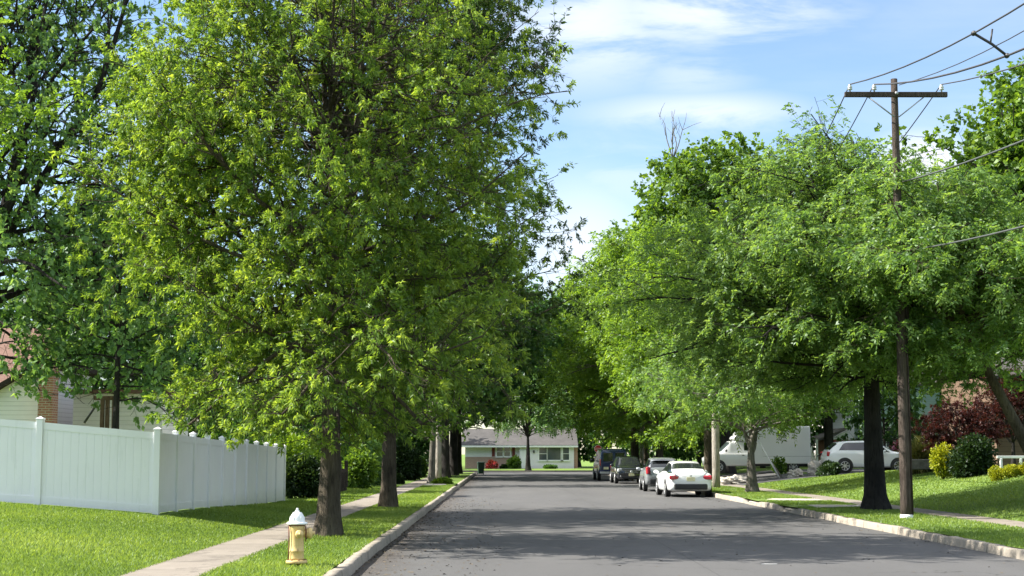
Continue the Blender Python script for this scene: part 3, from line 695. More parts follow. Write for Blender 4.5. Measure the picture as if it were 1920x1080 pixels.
# the two big oaks by the white fence
B = (-3.36, 29.5, 0.15)
tree("oak_tree", "big oak with a fluted top and low hanging bright crown right behind the hydrant", B, 13.6, 0.225,
     Env(B, [1.7, 2.3, 3.2, 5, 7, 9, 11, 12.6, 13.8], [1.2, 3.9, 4.9, 5.1, 4.9, 4.5, 3.5, 2.1, 0.4], rough=0.17, seed=3), M["leaf_oak"], M["bark_oak"], 11, "star", 0.106, 9.0, GL,
     trunk_top=0.62, fork=(0.78, 7, 0.30, 7.0, 0.36), limbs=((38, 0.27, 0.66, 2.0, 1.3, -0.010), (26, 0.42, 0.99, 1.3, 0.75, 0.02)), thin=(5.6, 8.2, 0.2, 1), br=2.1, tw=4.2, tw_len=0.6, droop=0.035, fresh=0.6)
B = (-3.35, 45.0, 0.15)
tree("oak_tree", "taller dark oak with loose airy edges, second trunk past the hydrant", B, 20.0, 0.225,
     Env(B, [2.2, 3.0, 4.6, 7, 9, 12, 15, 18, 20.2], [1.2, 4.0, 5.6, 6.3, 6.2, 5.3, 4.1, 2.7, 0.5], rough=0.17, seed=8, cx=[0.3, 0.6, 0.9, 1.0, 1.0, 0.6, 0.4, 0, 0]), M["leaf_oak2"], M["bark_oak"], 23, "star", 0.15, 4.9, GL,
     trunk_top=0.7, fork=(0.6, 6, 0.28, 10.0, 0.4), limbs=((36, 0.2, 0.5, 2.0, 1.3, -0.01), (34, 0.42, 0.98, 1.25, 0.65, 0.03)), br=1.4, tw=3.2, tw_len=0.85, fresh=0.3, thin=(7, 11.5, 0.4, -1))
# the row goes on along the kerb
B = (-3.85, 83.0, 0.15)
tree("maple_tree", "slim street maple with fresh green leaves over a clump of hostas", B, 13.0, 0.19,
     Env(B, [1.9, 2.6, 4, 6, 8, 11, 13.2], [0.8, 2.4, 3.2, 4.2, 4.6, 3.2, 0.4], seed=5), M["leaf_maple"], M["bark_grey"], 31, "broad", 0.2, 4.0, GL, br=1.7, tw=3, tw_len=0.9, fine=False, trunk_lean=(0.03, 0))
proto_l = None
for i, (x, y, h, lab) in enumerate(((-3.75, 101.0, 17.5, "dark trunked street tree just past the pale pole"),
                               (-3.6, 113.0, 19.0, "dark street tree between two others near the wheeled bin"), (-3.6, 125.0, 18.5, "last street tree before the junction, near the green bin"))):
    B = (x, y, 0.15)
    if proto_l is None:
        proto_l = tree("street_tree", lab, B, 15.0, 0.26, Env(B, [2.7, 3.6, 5.5, 8, 10.5, 13, 15.2], [0.8, 4.8, 7.0, 8.0, 7.2, 4.6, 0.5], seed=14), M["leaf_deep"], M["bark_dark"], 41, "broad", 0.26, 4.0, GL,
                       br=1.6, tw=3.2, tw_len=1.0, fine=False); o = proto_l
    else:
        o = copy_tree(proto_l); o.location = B; o.rotation_euler.z = 1.7 * i; o["label"] = lab
    o.scale = (h / 15.0,) * 3

# behind the white fence
B = (-14.3, 41.5, 0.7)
t_bl = tree("tall_tree", "towering bluish green tree with a thick dark trunk rising right behind the white fence", B, 20.0, 0.29,
     Env(B, [1.9, 3.0, 4.6, 6.5, 9, 12, 15, 18, 20.2], [1.6, 3.4, 5.4, 6.9, 7.4, 6.9, 5.6, 3.2, 0.5], rough=0.24, seed=4, cx=[4.2, 3.6, 2.4, 1.4, 0.8, 0.3, 0, 0, 0]), M["leaf_blue"], M["bark_dark"], 51, "broad", 0.16, 3.1, GB,
     trunk_top=0.72, fork=(0.4, 5, 0.45, 11.0, 0.5), limbs=((26, 0.2, 0.5, 1.8, 1.25, -0.008), (20, 0.4, 0.98, 1.2, 0.6, 0.03)), br=1.3, tw=2.7, tw_len=0.9, br_frac=0.3, droop=0.03, thin=(5, 11, 0.62))
for (x, y, s, rz, lab) in ((-22.0, 76.0, 0.72, 2.2, "tall bluish tree seen through the gaps of the big oak"), (-27.0, 66.0, 0.66, 4.0, "bluish tall tree farthest out beyond the white fence"),
                           (-9.5, 104.0, 0.9, 1.0, "bluish green tree rising behind the second oak")):
    o = copy_tree(t_bl); o.location = (x, y, 0.2); o.rotation_euler.z = rz; o.scale = (s,) * 3; o["label"] = lab
B = (-10.4, 40.5, 0.35)
tree("shade_tree", "smaller bluish green tree hanging over the white fence before the house wing", B, 9.0, 0.11,
     Env(B, [2.2, 3.0, 4.2, 5.6, 7.2, 9.2], [1.2, 2.2, 3.0, 3.2, 2.4, 0.3], rough=0.24, seed=19, cx=[2.0, 1.0, 0.2, 0, 0, 0]), M["leaf_blue"], M["bark_dark"], 57, "broad", 0.15, 4.0, None, trunk_top=0.8,
     limbs=((40, 0.25, 0.98, 1.75, 0.8, -0.01),), br=2.2, tw=3.6, tw_len=0.6, droop=0.03)
B = (-13.1, 33.7, 0.6)
tree("locust_tree", "yellow green feathery branch reaching in over the white fence, its trunk out of view", B, 12.0, 0.2,
     Env(B, [7.2, 8.2, 9.4, 10.6, 12], [1.2, 3.3, 3.75, 2.6, 0.3], seed=12), M["leaf_lime"], M["bark_dark"], 61, "frond", 0.24, 7, None, limbs=((16, 0.62, 0.98, 1.3, 0.8, 0.02),), br=1.2, tw=2.4)

# the other side: locusts along the kerb
B = (10.75, 43.3, 0.15)
tree("locust_tree", "big locust with a thick black trunk beside the wooden power pole", B, 12.6, 0.315,
     Env(B, [3.3, 4.0, 5.2, 7, 8.4, 9.5, 10.4, 11.1, 12.6], [2.2, 5.6, 6.8, 6.6, 5.6, 4.2, 2.4, 0.9, 0.45], lean=(-0.13, 0), rough=0.16, seed=21), M["leaf_locust"], M["bark_dark"], 71, "frond", 0.20, 4.6, GR,
     trunk_top=0.72, fork=(0.45, 5, 0.62, 7.0, 0.5), limbs=((46, 0.38, 0.66, 1.9, 1.25, -0.010), (26, 0.5, 0.98, 1.3, 0.7, 0.02)), br=1.35, tw=3.3, tw_len=0.7, droop=0.02, flat=0.35, flare=0.5)
B = (14.75, 40.0, 0.5)
tree("locust_tree", "leaning locust with a bare slanting trunk and bright drooping fronds over the lawn", B, 10.2, 0.175,
     Env(B, [3.0, 4.0, 5.3, 6.5, 7.5, 8.3, 9.0], [2.2, 4.5, 5.4, 5.2, 4.1, 2.5, 0.3], lean=(-0.50, -0.30), rough=0.18, seed=25), M["leaf_locust"], M["bark_oak"], 83, "frond", 0.21, 6.0, None,
     trunk_top=0.72, trunk_lean=(-0.50, -0.05), fork=(0.55, 4, 0.5, 5.0, 0.55), limbs=((34, 0.42, 0.98, 1.6, 0.7, 0.0),), br=1.9, tw=4.4, tw_len=0.65, droop=0.04, fresh=0.8, flat=0.45)
B = (10.5, 63.0, 0.15)
tree("locust_tree", "pale barked locust that forks low into two limbs beside the parked white sedan", B, 11.0, 0.24,
     Env(B, [2.6, 3.6, 5, 7, 9, 10.4, 11.4], [1.8, 4.5, 5.2, 5.0, 3.8, 2.2, 0.3], seed=27), M["leaf_locust"], M["bark_grey"], 91, "frond", 0.25, 4.6, GR,
     trunk_top=0.27, fork=(0.62, 3, 0.55, 8.2, 0.66), limbs=((26, 0.8, 0.98, 1.7, 0.8, -0.004),), br=1.7, tw=3.6, tw_len=0.8, flat=0.4)
proto_r = None
for i, (x, y, h, lab) in enumerate(((11.6, 84.0, 16.5, "dark trunked lime green tree right behind the pale pole"), (10.6, 101.0, 18.5, "lime green tree with its crown low over the parked black car"),
                                    (10.4, 117.0, 20, "lime green tree between the navy van and the junction"), (12.5, 130.0, 18.0, "lime green tree behind the stop sign"))):
    B = (x, y, 0.2)
    if proto_r is None:
        proto_r = tree("honey_locust_tree", lab, B, 16.0, 0.27, Env(B, [1.9, 2.8, 5, 8, 11, 13.5, 15, 16.2], [1.8, 5.0, 6.2, 6.8, 5.8, 4.2, 2.4, 0.3], rough=0.2, seed=31), M["leaf_lime"], M["bark_oak"], 101, "frond", 0.34, 4.4, GR,
                       trunk_top=0.75, fork=(0.4, 4, 0.4, 9.0, 0.5), limbs=((34, 0.2, 0.98, 1.75, 0.7, -0.004),), br=1.3, tw=3.1, tw_len=0.95, fine=False, droop=0.03, flat=0.45); o = proto_r
    else:
        o = copy_tree(proto_r); o.location = B; o.rotation_euler.z = 2.1 * i; o["label"] = lab
    o.scale = (h / 16.0,) * 3
# taller maples behind
B = (14.6, 97.0, 0.6)
t_mb = tree("maple_tree", "tall maple rising above the lime green street trees, a bare twig at its top", B, 22.0, 0.42,
     Env(B, [3, 5, 9, 13, 17, 20, 22.4], [2.5, 6.0, 7.6, 8.2, 7.6, 5.4, 1.0], rough=0.24, seed=35), M["leaf_maple"], M["bark_dark"], 111, "broad", 0.3, 3.6, GB,
     trunk_top=0.8, fork=(0.45, 5, 0.4, 11.0, 0.5), limbs=((28, 0.22, 0.98, 1.4, 0.6, 0.02),), br=1.25, tw=2.6, tw_len=1.2, br_frac=0.3, fine=False)
for (x, y, s, rz, lab) in ((24.3, 62.0, 0.82, 1.1, "tall dark maple behind the power pole wires"), (27.5, 78.0, 0.8, 3.0, "dark maple behind the red leaved shrub"), (24.5, 112.0, 0.9, 5.0, "maple behind the white two storey house")):
    o = copy_tree(t_mb); o.location = (x, y, 0.9); o.rotation_euler.z = rz; o.scale = (s,) * 3; o["label"] = lab
def dead_twigs(parent, px, py0, py1, Y, seed):
    rng = np.random.default_rng(seed); p0 = np.array(at_y(px, py0 + 45, Y)); h = at_y(px, py1, Y).z - p0[2]; m = MB()
    for k in range(5):
        a = rng.uniform(0, 6.28); t = np.array([math.cos(a) * 0.38, math.sin(a) * 0.2, 1.0]) * h * rng.uniform(0.7, 1.0)
        pts = [p0, p0 + t * 0.4 + rng.normal(0, 0.08, 3), p0 + t * 0.75 + rng.normal(0, 0.12, 3), p0 + t]; m.tube(pts, [0.045, 0.035, 0.022, 0.01], 5)
        for q in range(4):
            b = pts[1] + (pts[3] - pts[1]) * rng.uniform(0, 0.9); d = np.array([rng.normal(0, 0.35), rng.normal(0, 0.3), rng.uniform(0.3, 0.8)]); m.tube([b, b + d * 0.6, b + d * 1.1 + rng.normal(0, 0.08, 3)], [0.02, 0.014, 0.007], 4)
    o = m.build("dead_branch", M["bark_grey"], parent); o.location = -parent.location; return o
dead_twigs(t_mb, 1262, 255, 205, 97.0, 3)
# at the junction and behind the far house
B = (2.65, 149.2, 0.1)
t_end = tree("shade_tree", "small spreading tree that stands in front of the low house at the junction", B, 11.0, 0.27,
     Env(B, [3.3, 4.2, 6, 8, 10, 11.2], [1.5, 4.4, 5.2, 4.4, 2.4, 0.3], seed=41), M["leaf_blue"], M["bark_dark"], 121, "frond", 0.42, 2.2, None, trunk_top=0.4, fork=(0.8, 4, 0.6, 6.5, 0.6),
     limbs=((14, 0.7, 0.98, 1.3, 0.8, 0.01),), br=1.5, tw=2.8, tw_len=0.9, fine=False)
for i, (x, y, s, lab) in enumerate(((-9, 190, 1.45, "dark tree behind the brick end of the low house"), (0.5, 196, 1.65, "dark tree behind the roof of the low house"), (9.5, 188, 1.55, "dark tree beyond the white end of the low house"),
                                 (17, 176, 1.4, "dark tree above the grey truck in the far driveway"), (-16, 168, 1.1, "dark tree past the junction beyond the brick wall"), (25, 160, 1.1, "dark tree at the junction beyond the stop sign"))):
    o = copy_tree(proto_l); o.location = (x, y, 0.1); o.rotation_euler.z = i * 1.3 + 0.4; o.scale = (s,) * 3; o["label"] = lab; o["group"] = "dark trees round the far house"

# lower garden trees that close the view between the big ones
B = (-10.5, 63.0, 0.2)
t_gt = tree("garden_tree", "rounded garden tree above the picket fence", B, 7.5, 0.12, Env(B, [0.5, 1.2, 2.6, 4.5, 6, 7.7], [1.6, 3.0, 3.7, 3.6, 2.4, 0.3], rough=0.22, seed=51), M["leaf_deep"], M["bark_dark"], 131, "broad", 0.24, 3.6, "garden trees between the houses",
     trunk_top=0.85, limbs=((40, 0.1, 0.98, 1.6, 0.7, 0.0),), br=1.9, tw=3.2, tw_len=0.7, fine=False)
for i, (x, y, s, lab) in enumerate(((-15.5, 66, 1.2, "garden tree behind the wing of the white sided house"), (-9.0, 80, 0.95, "garden tree on the lawn across from the slim maple"), (-20, 74, 1.5, "large garden tree behind the white sided house"), (-13, 92, 1.3, "garden tree beyond the picket fence"),
        (-7.8, 108, 1.0, "garden tree by the pavement near the pale grey pole"), (-10, 122, 1.3, "garden tree at the pavement near the wheeled bin"), (-28, 82, 1.7, "large garden tree at the far edge of the fenced lot"), (-9, 140, 1.2, "garden tree on the near corner of the junction"),
        (14.5, 110, 1.15, "garden tree behind the box truck cab"), (19.5, 112, 1.3, "garden tree behind the cargo box of the truck"), (25, 122, 1.5, "garden tree beside the white two storey house"), (17, 135, 1.3, "garden tree beyond the last parked van"), (15.5, 152, 1.2, "garden tree across the junction from the stop sign"),
        (22, 150, 1.4, "garden tree at the far corner beyond the driveway"), (31, 105, 1.5, "garden tree between the mint house and the white house"), (27, 76, 1.1, "garden tree beside the brown house"), (33, 82, 1.5, "large garden tree behind the brown house"), (22.5, 88, 0.75, "small garden tree behind the white suv"),
        (9.2, 183, 1.4, "garden tree just beyond the white end of the low house"), (12.5, 180, 1.6, "garden tree right behind the grey truck"),
        (19, 182, 1.3, "garden tree in the yard next to the grey truck"), (28, 178, 1.5, "garden tree at the end of the cross street"), (-14, 150, 1.3, "garden tree at the junction before the brick wall"), (-22, 110, 1.8, "large garden tree deep behind the oaks"))):
    o = copy_tree(t_gt); o.location = (x, y, float(z_left(x, y)) if x < 0 else float(z_right(x, y)) if y < 130 else 0.1); o.rotation_euler.z = 1.9 * i; o.scale = (s, s, s * (0.9 + 0.2 * (i % 3))); o["label"] = lab

# ================================================================ vehicles
# a body is lofted from stations along its length: (y, half width, underside z, belt z, top z, half width of the top)
def ring(st):
    y, w, zb, zl, zt, wr = st; h = zl - zb
    return [(0, zb), (0.84 * w, zb), (0.955 * w, zb + 0.05), (0.99 * w, zb + 0.25 * h), (w, zb + 0.55 * h), (0.985 * w, zl - 0.10 * h), (0.955 * w, zl), (wr + 0.02, zt - 0.07 - 0.1 * (zt - zl)), (wr - 0.03, zt - 0.025), (0.6 * wr, zt - 0.005), (0, zt)]
class Loft:
    NT_, NY = 5, 120
    def __init__(s, stations, smooth=2):
        ys = [q[0] for q in stations]; s.L = ys[-1]
        R0 = np.array([ring(q) for q in stations])                       # (ns, nr, 2)
        s.y = np.linspace(0, s.L, s.NY)
        D = np.stack([[np.interp(s.y, ys, R0[:, j, c]) for c in (0, 1)] for j in range(R0.shape[1])], 0).transpose(2, 0, 1)
        ker = np.array([1, 2, 1]) / 4.0
        for _ in range(smooth):
            E = D.copy(); E[1:-1] = ker[0] * D[:-2] + ker[1] * D[1:-1] + ker[2] * D[2:]; D = E
        n = R0.shape[1]; s.tmax = n - 1
        t = np.linspace(0, n - 1, (n - 1) * s.NT_ + 1); D2 = np.stack([[np.interp(t, np.arange(n), D[i, :, c]) for c in (0, 1)] for i in range(s.NY)], 0).transpose(0, 2, 1)
        for _ in range(3):
            E = D2.copy(); E[:, 1:-1] = ker[0] * D2[:, :-2] + ker[1] * D2[:, 1:-1] + ker[2] * D2[:, 2:]; D2 = E
        s.t = t; s.D = D2                                               # x>=0 half
    def pts(s, y, t):
        """surface points for arrays y, t (t in ring units, negative t = the other flank)"""
        fy = np.clip(y / s.L, 0, 1) * (s.NY - 1); i = np.minimum(fy.astype(int), s.NY - 2); wy = fy - i
        ft = np.clip(np.abs(t), 0, s.tmax) * s.NT_; j = np.minimum(ft.astype(int), len(s.t) - 2); wt = ft - j
        g = lambda c: (s.D[i, j, c] * (1 - wy) + s.D[i + 1, j, c] * wy) * (1 - wt) + (s.D[i, j + 1, c] * (1 - wy) + s.D[i + 1, j + 1, c] * wy) * wt
        return np.stack([g(0) * np.where(t < 0, -1, 1), y, g(1)], -1)
    def body(s, name, mat, parent):
        n = len(s.t); A = np.concatenate([np.arange(n), n + np.arange(n - 2, 0, -1)])
        full = np.concatenate([s.D, s.D[:, n - 2:0:-1] * np.array([-1, 1])], 1); m = full.shape[1]
        V = np.stack([full[..., 0], np.repeat(s.y[:, None], m, 1), full[..., 1]], -1).reshape(-1, 3)
        i = (np.arange(s.NY - 1)[:, None] * m); q = np.arange(m)[None]
        F = np.stack([i + q, i + (q + 1) % m, i + m + (q + 1) % m, i + m + q], -1).reshape(-1, 4)[:, ::-1]
        o = np_mesh(name, V, [F, np.arange(m)[None], (np.arange(m)[None] + (s.NY - 1) * m)[:, ::-1]], mat, parent, smooth=True)
        return o
    def patch(s, name, mat, parent, y0, y1, t0, t1, off=0.006, ny=14, nt=10, inset=None, mirror=False):
        """a pane laid on the body between two stations; mirror: across the middle, from flank to flank. inset(u) gives (y0,y1) for each t share"""
        tt = np.linspace(t0, t1, nt)
        if mirror: tt = np.concatenate([tt, -tt[::-1][1:]])
        u = np.linspace(0, 1, ny); T, Uu = np.meshgrid(tt, u); sh = (np.abs(T) - t0) / (t1 - t0)
        a, b = (y0, y1) if inset is None else inset(sh)
        Y = a + (b - a) * Uu
        P = s.pts(Y.ravel(), T.ravel()); e = 0.01
        sg = np.where(T.ravel() < 0, -1.0, 1.0)
        dt = s.pts(Y.ravel(), sg * np.clip(np.abs(T.ravel()) + 0.12, 0, s.tmax)) - s.pts(Y.ravel(), sg * np.clip(np.abs(T.ravel()) - 0.12, 0, s.tmax))
        dy = s.pts(np.clip(Y.ravel() + 0.04, 0, s.L), T.ravel()) - s.pts(np.clip(Y.ravel() - 0.04, 0, s.L), T.ravel())
        N = unit(np.cross(dy, dt)) * sg[:, None]; C = P - np.array([0, 0, 0.7]) * 1.0; C[:, 1] = 0
        out = np.sign((N * np.stack([P[:, 0], 0 * P[:, 1], P[:, 2] - 0.6], -1)).sum(1)); N = N * np.where(out == 0, 1, out)[:, None]
        P = P + N * off; w = len(tt); i = (np.arange(ny - 1)[:, None] * w + np.arange(w - 1)[None]).ravel()
        return np_mesh(name, P, [np.stack([i, i + 1, i + w + 1, i + w], -1)], mat, parent, smooth=True)

def wheel(root, x, y, r=0.33, w=0.21, rim=None, spokes=7):
    s = 1 if x > 0 else -1; t = MB().lathe([(r * 0.62, -w / 2), (r * 0.93, -w / 2), (r, -w / 2 + 0.03), (r, w / 2 - 0.03), (r * 0.93, w / 2), (r * 0.62, w / 2)], (x, y, r), "X", 28).build("wheel", M["black_rubber"], root)
    m = MB(); rr = r * 0.66
    m.lathe([(rr, w / 2 * 0.9), (rr, w / 2 + 0.008), (rr * 0.9, w / 2 + 0.004), (rr * 0.88, w / 2 - 0.05)], (0, 0, 0), "X", 24)
    for k in range(spokes):
        a = 2 * math.pi * k / spokes
        m.box((w / 2 - 0.012, math.cos(a) * rr * 0.5, math.sin(a) * rr * 0.5), (0.03, rr * 0.95, 0.05), Matrix.Rotation(a, 3, "X"), 0.008)
    m.lathe([(0.06, w / 2 - 0.03), (0.055, w / 2 + 0.006)], (0, 0, 0), "X", 14)
    o = m.build("rim", rim or M["alloy"], t); o.location = (x, y, r); o.scale = (s, 1, 1)
def arches(root, xs, ys, r, mat):
    for y in ys:
        for sg in (-1, 1):
            MB().lathe([(r * 1.17, 0.0), (r * 1.17, 0.012)] if sg > 0 else [(r * 1.17, -0.012), (r * 1.17, 0.0)], (sg * xs, y, r * 1.03), "X", 26).build("wheel_arch", mat, root)
def lamp(root, name, mat, c, d, rz=0.0, rx=0.0, bev=0.03):
    return MB().box(c, d, Matrix.Rotation(rz, 3, "Z") @ Matrix.Rotation(rx, 3, "X"), bev).build(name, mat, root)
def mirror(root, x, y, z, mat):
    for s in (-1, 1):
        MB().ball((s * (x + 0.11), y, z), (0.24, 0.14, 0.17)).box((s * (x + 0.02), y, z - 0.05), (0.1, 0.05, 0.03)).build("mirror", mat, root)

def sedan(root, pm):
    w = 0.93
    lo = Loft([(0.0, 0.66, 0.40, 0.86, 0.92, 0.52), (0.05, 0.80, 0.31, 0.92, 1.00, 0.62), (0.2, 0.88, 0.25, 0.945, 1.055, 0.68), (0.78, w, 0.22, 0.955, 1.085, 0.70), (1.45, w, 0.21, 0.945, 1.385, 0.575), (1.9, w, 0.2, 0.94, 1.452, 0.585),
               (2.6, w, 0.2, 0.93, 1.46, 0.59), (3.1, w, 0.2, 0.92, 1.395, 0.57), (3.85, w, 0.2, 0.92, 1.01, 0.70), (4.4, 0.91, 0.2, 0.85, 0.90, 0.70), (4.75, 0.86, 0.22, 0.76, 0.80, 0.62), (4.9, 0.70, 0.3, 0.60, 0.66, 0.48)])
    lo.body("body", pm, root)
    lo.patch("rear_window", M["glass_dark"], root, 0.93, 1.43, 7.6, 10, mirror=True)
    lo.patch("windscreen", M["glass_dark"], root, 3.14, 3.76, 7.6, 10, mirror=True)
    for sg in (-1, 1):
        lo.patch("side_window", M["glass_dark"], root, 0, 0, sg * 6.25, sg * 7.35, inset=lambda u: (1.05 + 0.42 * np.abs(u), 3.62 - 0.5 * np.abs(u)), ny=24)
        lamp(root, "tail_light", M["red_lamp"], (sg * 0.645, 0.045, 0.80), (0.46, 0.15, 0.18), -sg * 0.22, 0.1, 0.05)
        lamp(root, "headlight", M["clear_lamp"], (sg * 0.66, 4.68, 0.66), (0.34, 0.14, 0.12), sg * 0.45)
    MB().box((0, 0.04, 0.43), (1.36, 0.14, 0.24), None, 0.05).build("bumper_insert", M["dark_trim"], root)
    MB().box((0, -0.008, 0.735), (0.34, 0.02, 0.16), None, 0.006).build("number_plate", M["plate"], root)
    MB().box((0, 0.035, 0.86), (0.9, 0.07, 0.035), Matrix.Rotation(0.3, 3, "X"), 0.012).build("boot_lip", pm, root)
    MB().lathe([(0.045, 0), (0.04, 0.014)], (0, -0.004, 0.872), Matrix.Rotation(math.pi / 2, 3, "X"), 18).build("badge", M["alloy"], root)
    arches(root, 0.925, (0.98, 3.92), 0.335, M["dark_trim"])
    for x in (-0.84, 0.84):
        for y in (0.98, 3.92): wheel(root, x, y, 0.335, 0.22)
    mirror(root, 0.93, 3.2, 0.99, pm)

def hatch(root, pm, dark_low=True):
    w = 0.9
    lo = Loft([(0.0, 0.74, 0.46, 0.80, 0.86, 0.60), (0.04, 0.82, 0.38, 0.98, 1.06, 0.66), (0.22, 0.87, 0.30, 1.02, 1.30, 0.60), (0.48, 0.89, 0.27, 1.01, 1.50, 0.565), (0.9, w, 0.25, 1.0, 1.56, 0.59), (1.9, w, 0.24, 0.98, 1.585, 0.60), (2.5, w, 0.24, 0.97, 1.53, 0.585),
               (3.3, w, 0.24, 0.96, 1.06, 0.70), (3.95, 0.87, 0.25, 0.90, 0.95, 0.68), (4.25, 0.8, 0.27, 0.78, 0.83, 0.58), (4.38, 0.66, 0.34, 0.62, 0.68, 0.46)])
    lo.body("body", pm, root)
    lo.patch("rear_window", M["glass_dark"], root, 0.10, 0.42, 7.4, 10, mirror=True)
    lo.patch("windscreen", M["glass_dark"], root, 2.58, 3.2, 7.6, 10, mirror=True)
    for sg in (-1, 1):
        lo.patch("side_window", M["glass_dark"], root, 0, 0, sg * 6.25, sg * 7.35, inset=lambda u: (0.55 + 0.2 * np.abs(u), 3.1 - 0.5 * np.abs(u)), ny=24)
        lamp(root, "tail_light", M["red_lamp"], (sg * 0.735, 0.075, 0.98), (0.20, 0.16, 0.34), -sg * 0.55, -0.12, 0.05)
        lamp(root, "headlight", M["clear_lamp"], (sg * 0.62, 4.16, 0.74), (0.30, 0.14, 0.16), sg * 0.45)
    MB().box((0, 0.03, 0.47), (1.36, 0.13, 0.24), None, 0.05).build("bumper_insert", M["dark_trim"], root)
    MB().box((0, -0.012, 0.78), (0.34, 0.03, 0.15), None, 0.006).build("number_plate", M["plate"], root)
    MB().box((0, 0.30, 1.50), (1.08, 0.22, 0.035), Matrix.Rotation(-0.1, 3, "X"), 0.014).build("roof_spoiler", pm, root)
    arches(root, 0.895, (0.82, 3.4), 0.33, M["dark_trim"])
    for x in (-0.825, 0.825):
        for y in (0.82, 3.4): wheel(root, x, y, 0.33, 0.2)
    mirror(root, 0.9, 2.72, 1.03, pm)

def crossover(root, pm, face=True):
    w = 0.93
    lo = Loft([(0.0, 0.76, 0.48, 0.86, 0.92, 0.62), (0.05, 0.85, 0.38, 1.02, 1.10, 0.68), (0.3, 0.90, 0.30, 1.06, 1.36, 0.63), (0.62, 0.92, 0.27, 1.05, 1.60, 0.60), (1.1, w, 0.26, 1.04, 1.66, 0.62), (2.1, w, 0.26, 1.02, 1.68, 0.62), (2.75, w, 0.26, 1.01, 1.61, 0.60),
               (3.5, w, 0.26, 1.02, 1.13, 0.72), (4.2, 0.91, 0.27, 0.97, 1.03, 0.74), (4.5, 0.87, 0.27, 0.90, 0.97, 0.70), (4.62, 0.76, 0.32, 0.74, 0.84, 0.60)])
    lo.body("body", pm, root)
    lo.patch("rear_window", M["glass_dark"], root, 0.16, 0.56, 7.4, 10, mirror=True)
    lo.patch("windscreen", M["glass_dark"], root, 2.82, 3.42, 7.5, 10, mirror=True)
    for sg in (-1, 1):
        lo.patch("side_window", M["glass_dark"], root, 0, 0, sg * 6.25, sg * 7.3, inset=lambda u: (0.62 + 0.34 * np.abs(u), 3.3 - 0.5 * np.abs(u)), ny=24)
        lamp(root, "tail_light", M["red_lamp"], (sg * 0.76, 0.09, 0.98), (0.22, 0.16, 0.26), -sg * 0.5, -0.1, 0.05)
        lamp(root, "headlight", M["clear_lamp"], (sg * 0.68, 4.52, 0.82), (0.36, 0.13, 0.20), sg * 0.42, 0, 0.05)
        lamp(root, "fog_lamp", M["clear_lamp"], (sg * 0.62, 4.58, 0.46), (0.16, 0.07, 0.09), sg * 0.35, 0, 0.02)
    g = MB().box((0, 4.615, 0.72), (0.82, 0.06, 0.24), None, 0.03).build("grille", M["dark_trim"], root)
    m = MB()
    for z in (0.67, 0.77): m.box((0, 4.648, z), (0.8, 0.02, 0.022), None, 0.005)
    m.build("grille_bar", M["alloy"], g)
    MB().lathe([(0.09, 0), (0.085, 0.02), (0.06, 0.026)], (0, 4.66, 0.72), "Y", 22).build("badge", M["alloy"], g)
    MB().box((0, 4.64, 0.40), (1.3, 0.07, 0.16), None, 0.03).build("bumper_insert", M["dark_trim"], root)
    MB().box((0, 4.685, 0.54), (0.33, 0.02, 0.15), None, 0.006).build("number_plate", M["plate"], root)
    arches(root, 0.925, (0.9, 3.68), 0.36, M["dark_trim"])
    for x in (-0.845, 0.845):
        for y in (0.9, 3.68): wheel(root, x, y, 0.36, 0.22)
    mirror(root, 0.93, 2.95, 1.12, pm)

def van(root, pm):
    w = 1.0
    lo = Loft([(0.0, 0.90, 0.50, 1.14, 1.98, 0.74), (0.05, 0.95, 0.42, 1.16, 2.04, 0.78), (0.2, w, 0.40, 1.16, 2.08, 0.80), (2.0, w, 0.38, 1.16, 2.10, 0.82), (3.7, w, 0.38, 1.16, 2.07, 0.80), (4.4, w, 0.38, 1.17, 1.28, 0.78), (5.1, 0.97, 0.38, 1.08, 1.15, 0.76), (5.35, 0.9, 0.42, 0.9, 0.98, 0.7)], 1)
    lo.body("body", pm, root)
    for sg in (-1, 1):
        MB().box((sg * 0.39, -0.012, 1.55), (0.62, 0.03, 0.56), Matrix.Rotation(-0.05, 3, "X"), 0.012).build("rear_window", M["glass_dark"], root)
        lamp(root, "tail_light", M["red_lamp"], (sg * 0.90, 0.02, 1.20), (0.10, 0.08, 0.42), -sg * 0.4, 0, 0.02)
        lo.patch("side_window", M["glass_dark"], root, 0.5, 3.9, sg * 6.3, sg * 7.3, ny=24)
        MB().box((sg * 0.39, -0.012, 1.0), (0.76, 0.02, 0.4), None, 0.006).build("door_panel", pm, root)
    lo.patch("windscreen", M["glass_dark"], root, 3.75, 4.32, 7.5, 10, mirror=True)
    MB().box((0, -0.09, 0.52), (1.84, 0.16, 0.16), None, 0.03).build("bumper", M["alloy"], root)
    MB().box((-0.52, -0.03, 0.83), (0.33, 0.02, 0.16), None, 0.006).build("number_plate", M["plate"], root)
    arches(root, 0.995, (1.2, 4.45), 0.38, M["dark_trim"])
    for x in (-0.905, 0.905):
        for y in (1.2, 4.45): wheel(root, x, y, 0.38, 0.24)
    mirror(root, 1.02, 3.95, 1.35, M["dark_trim"])

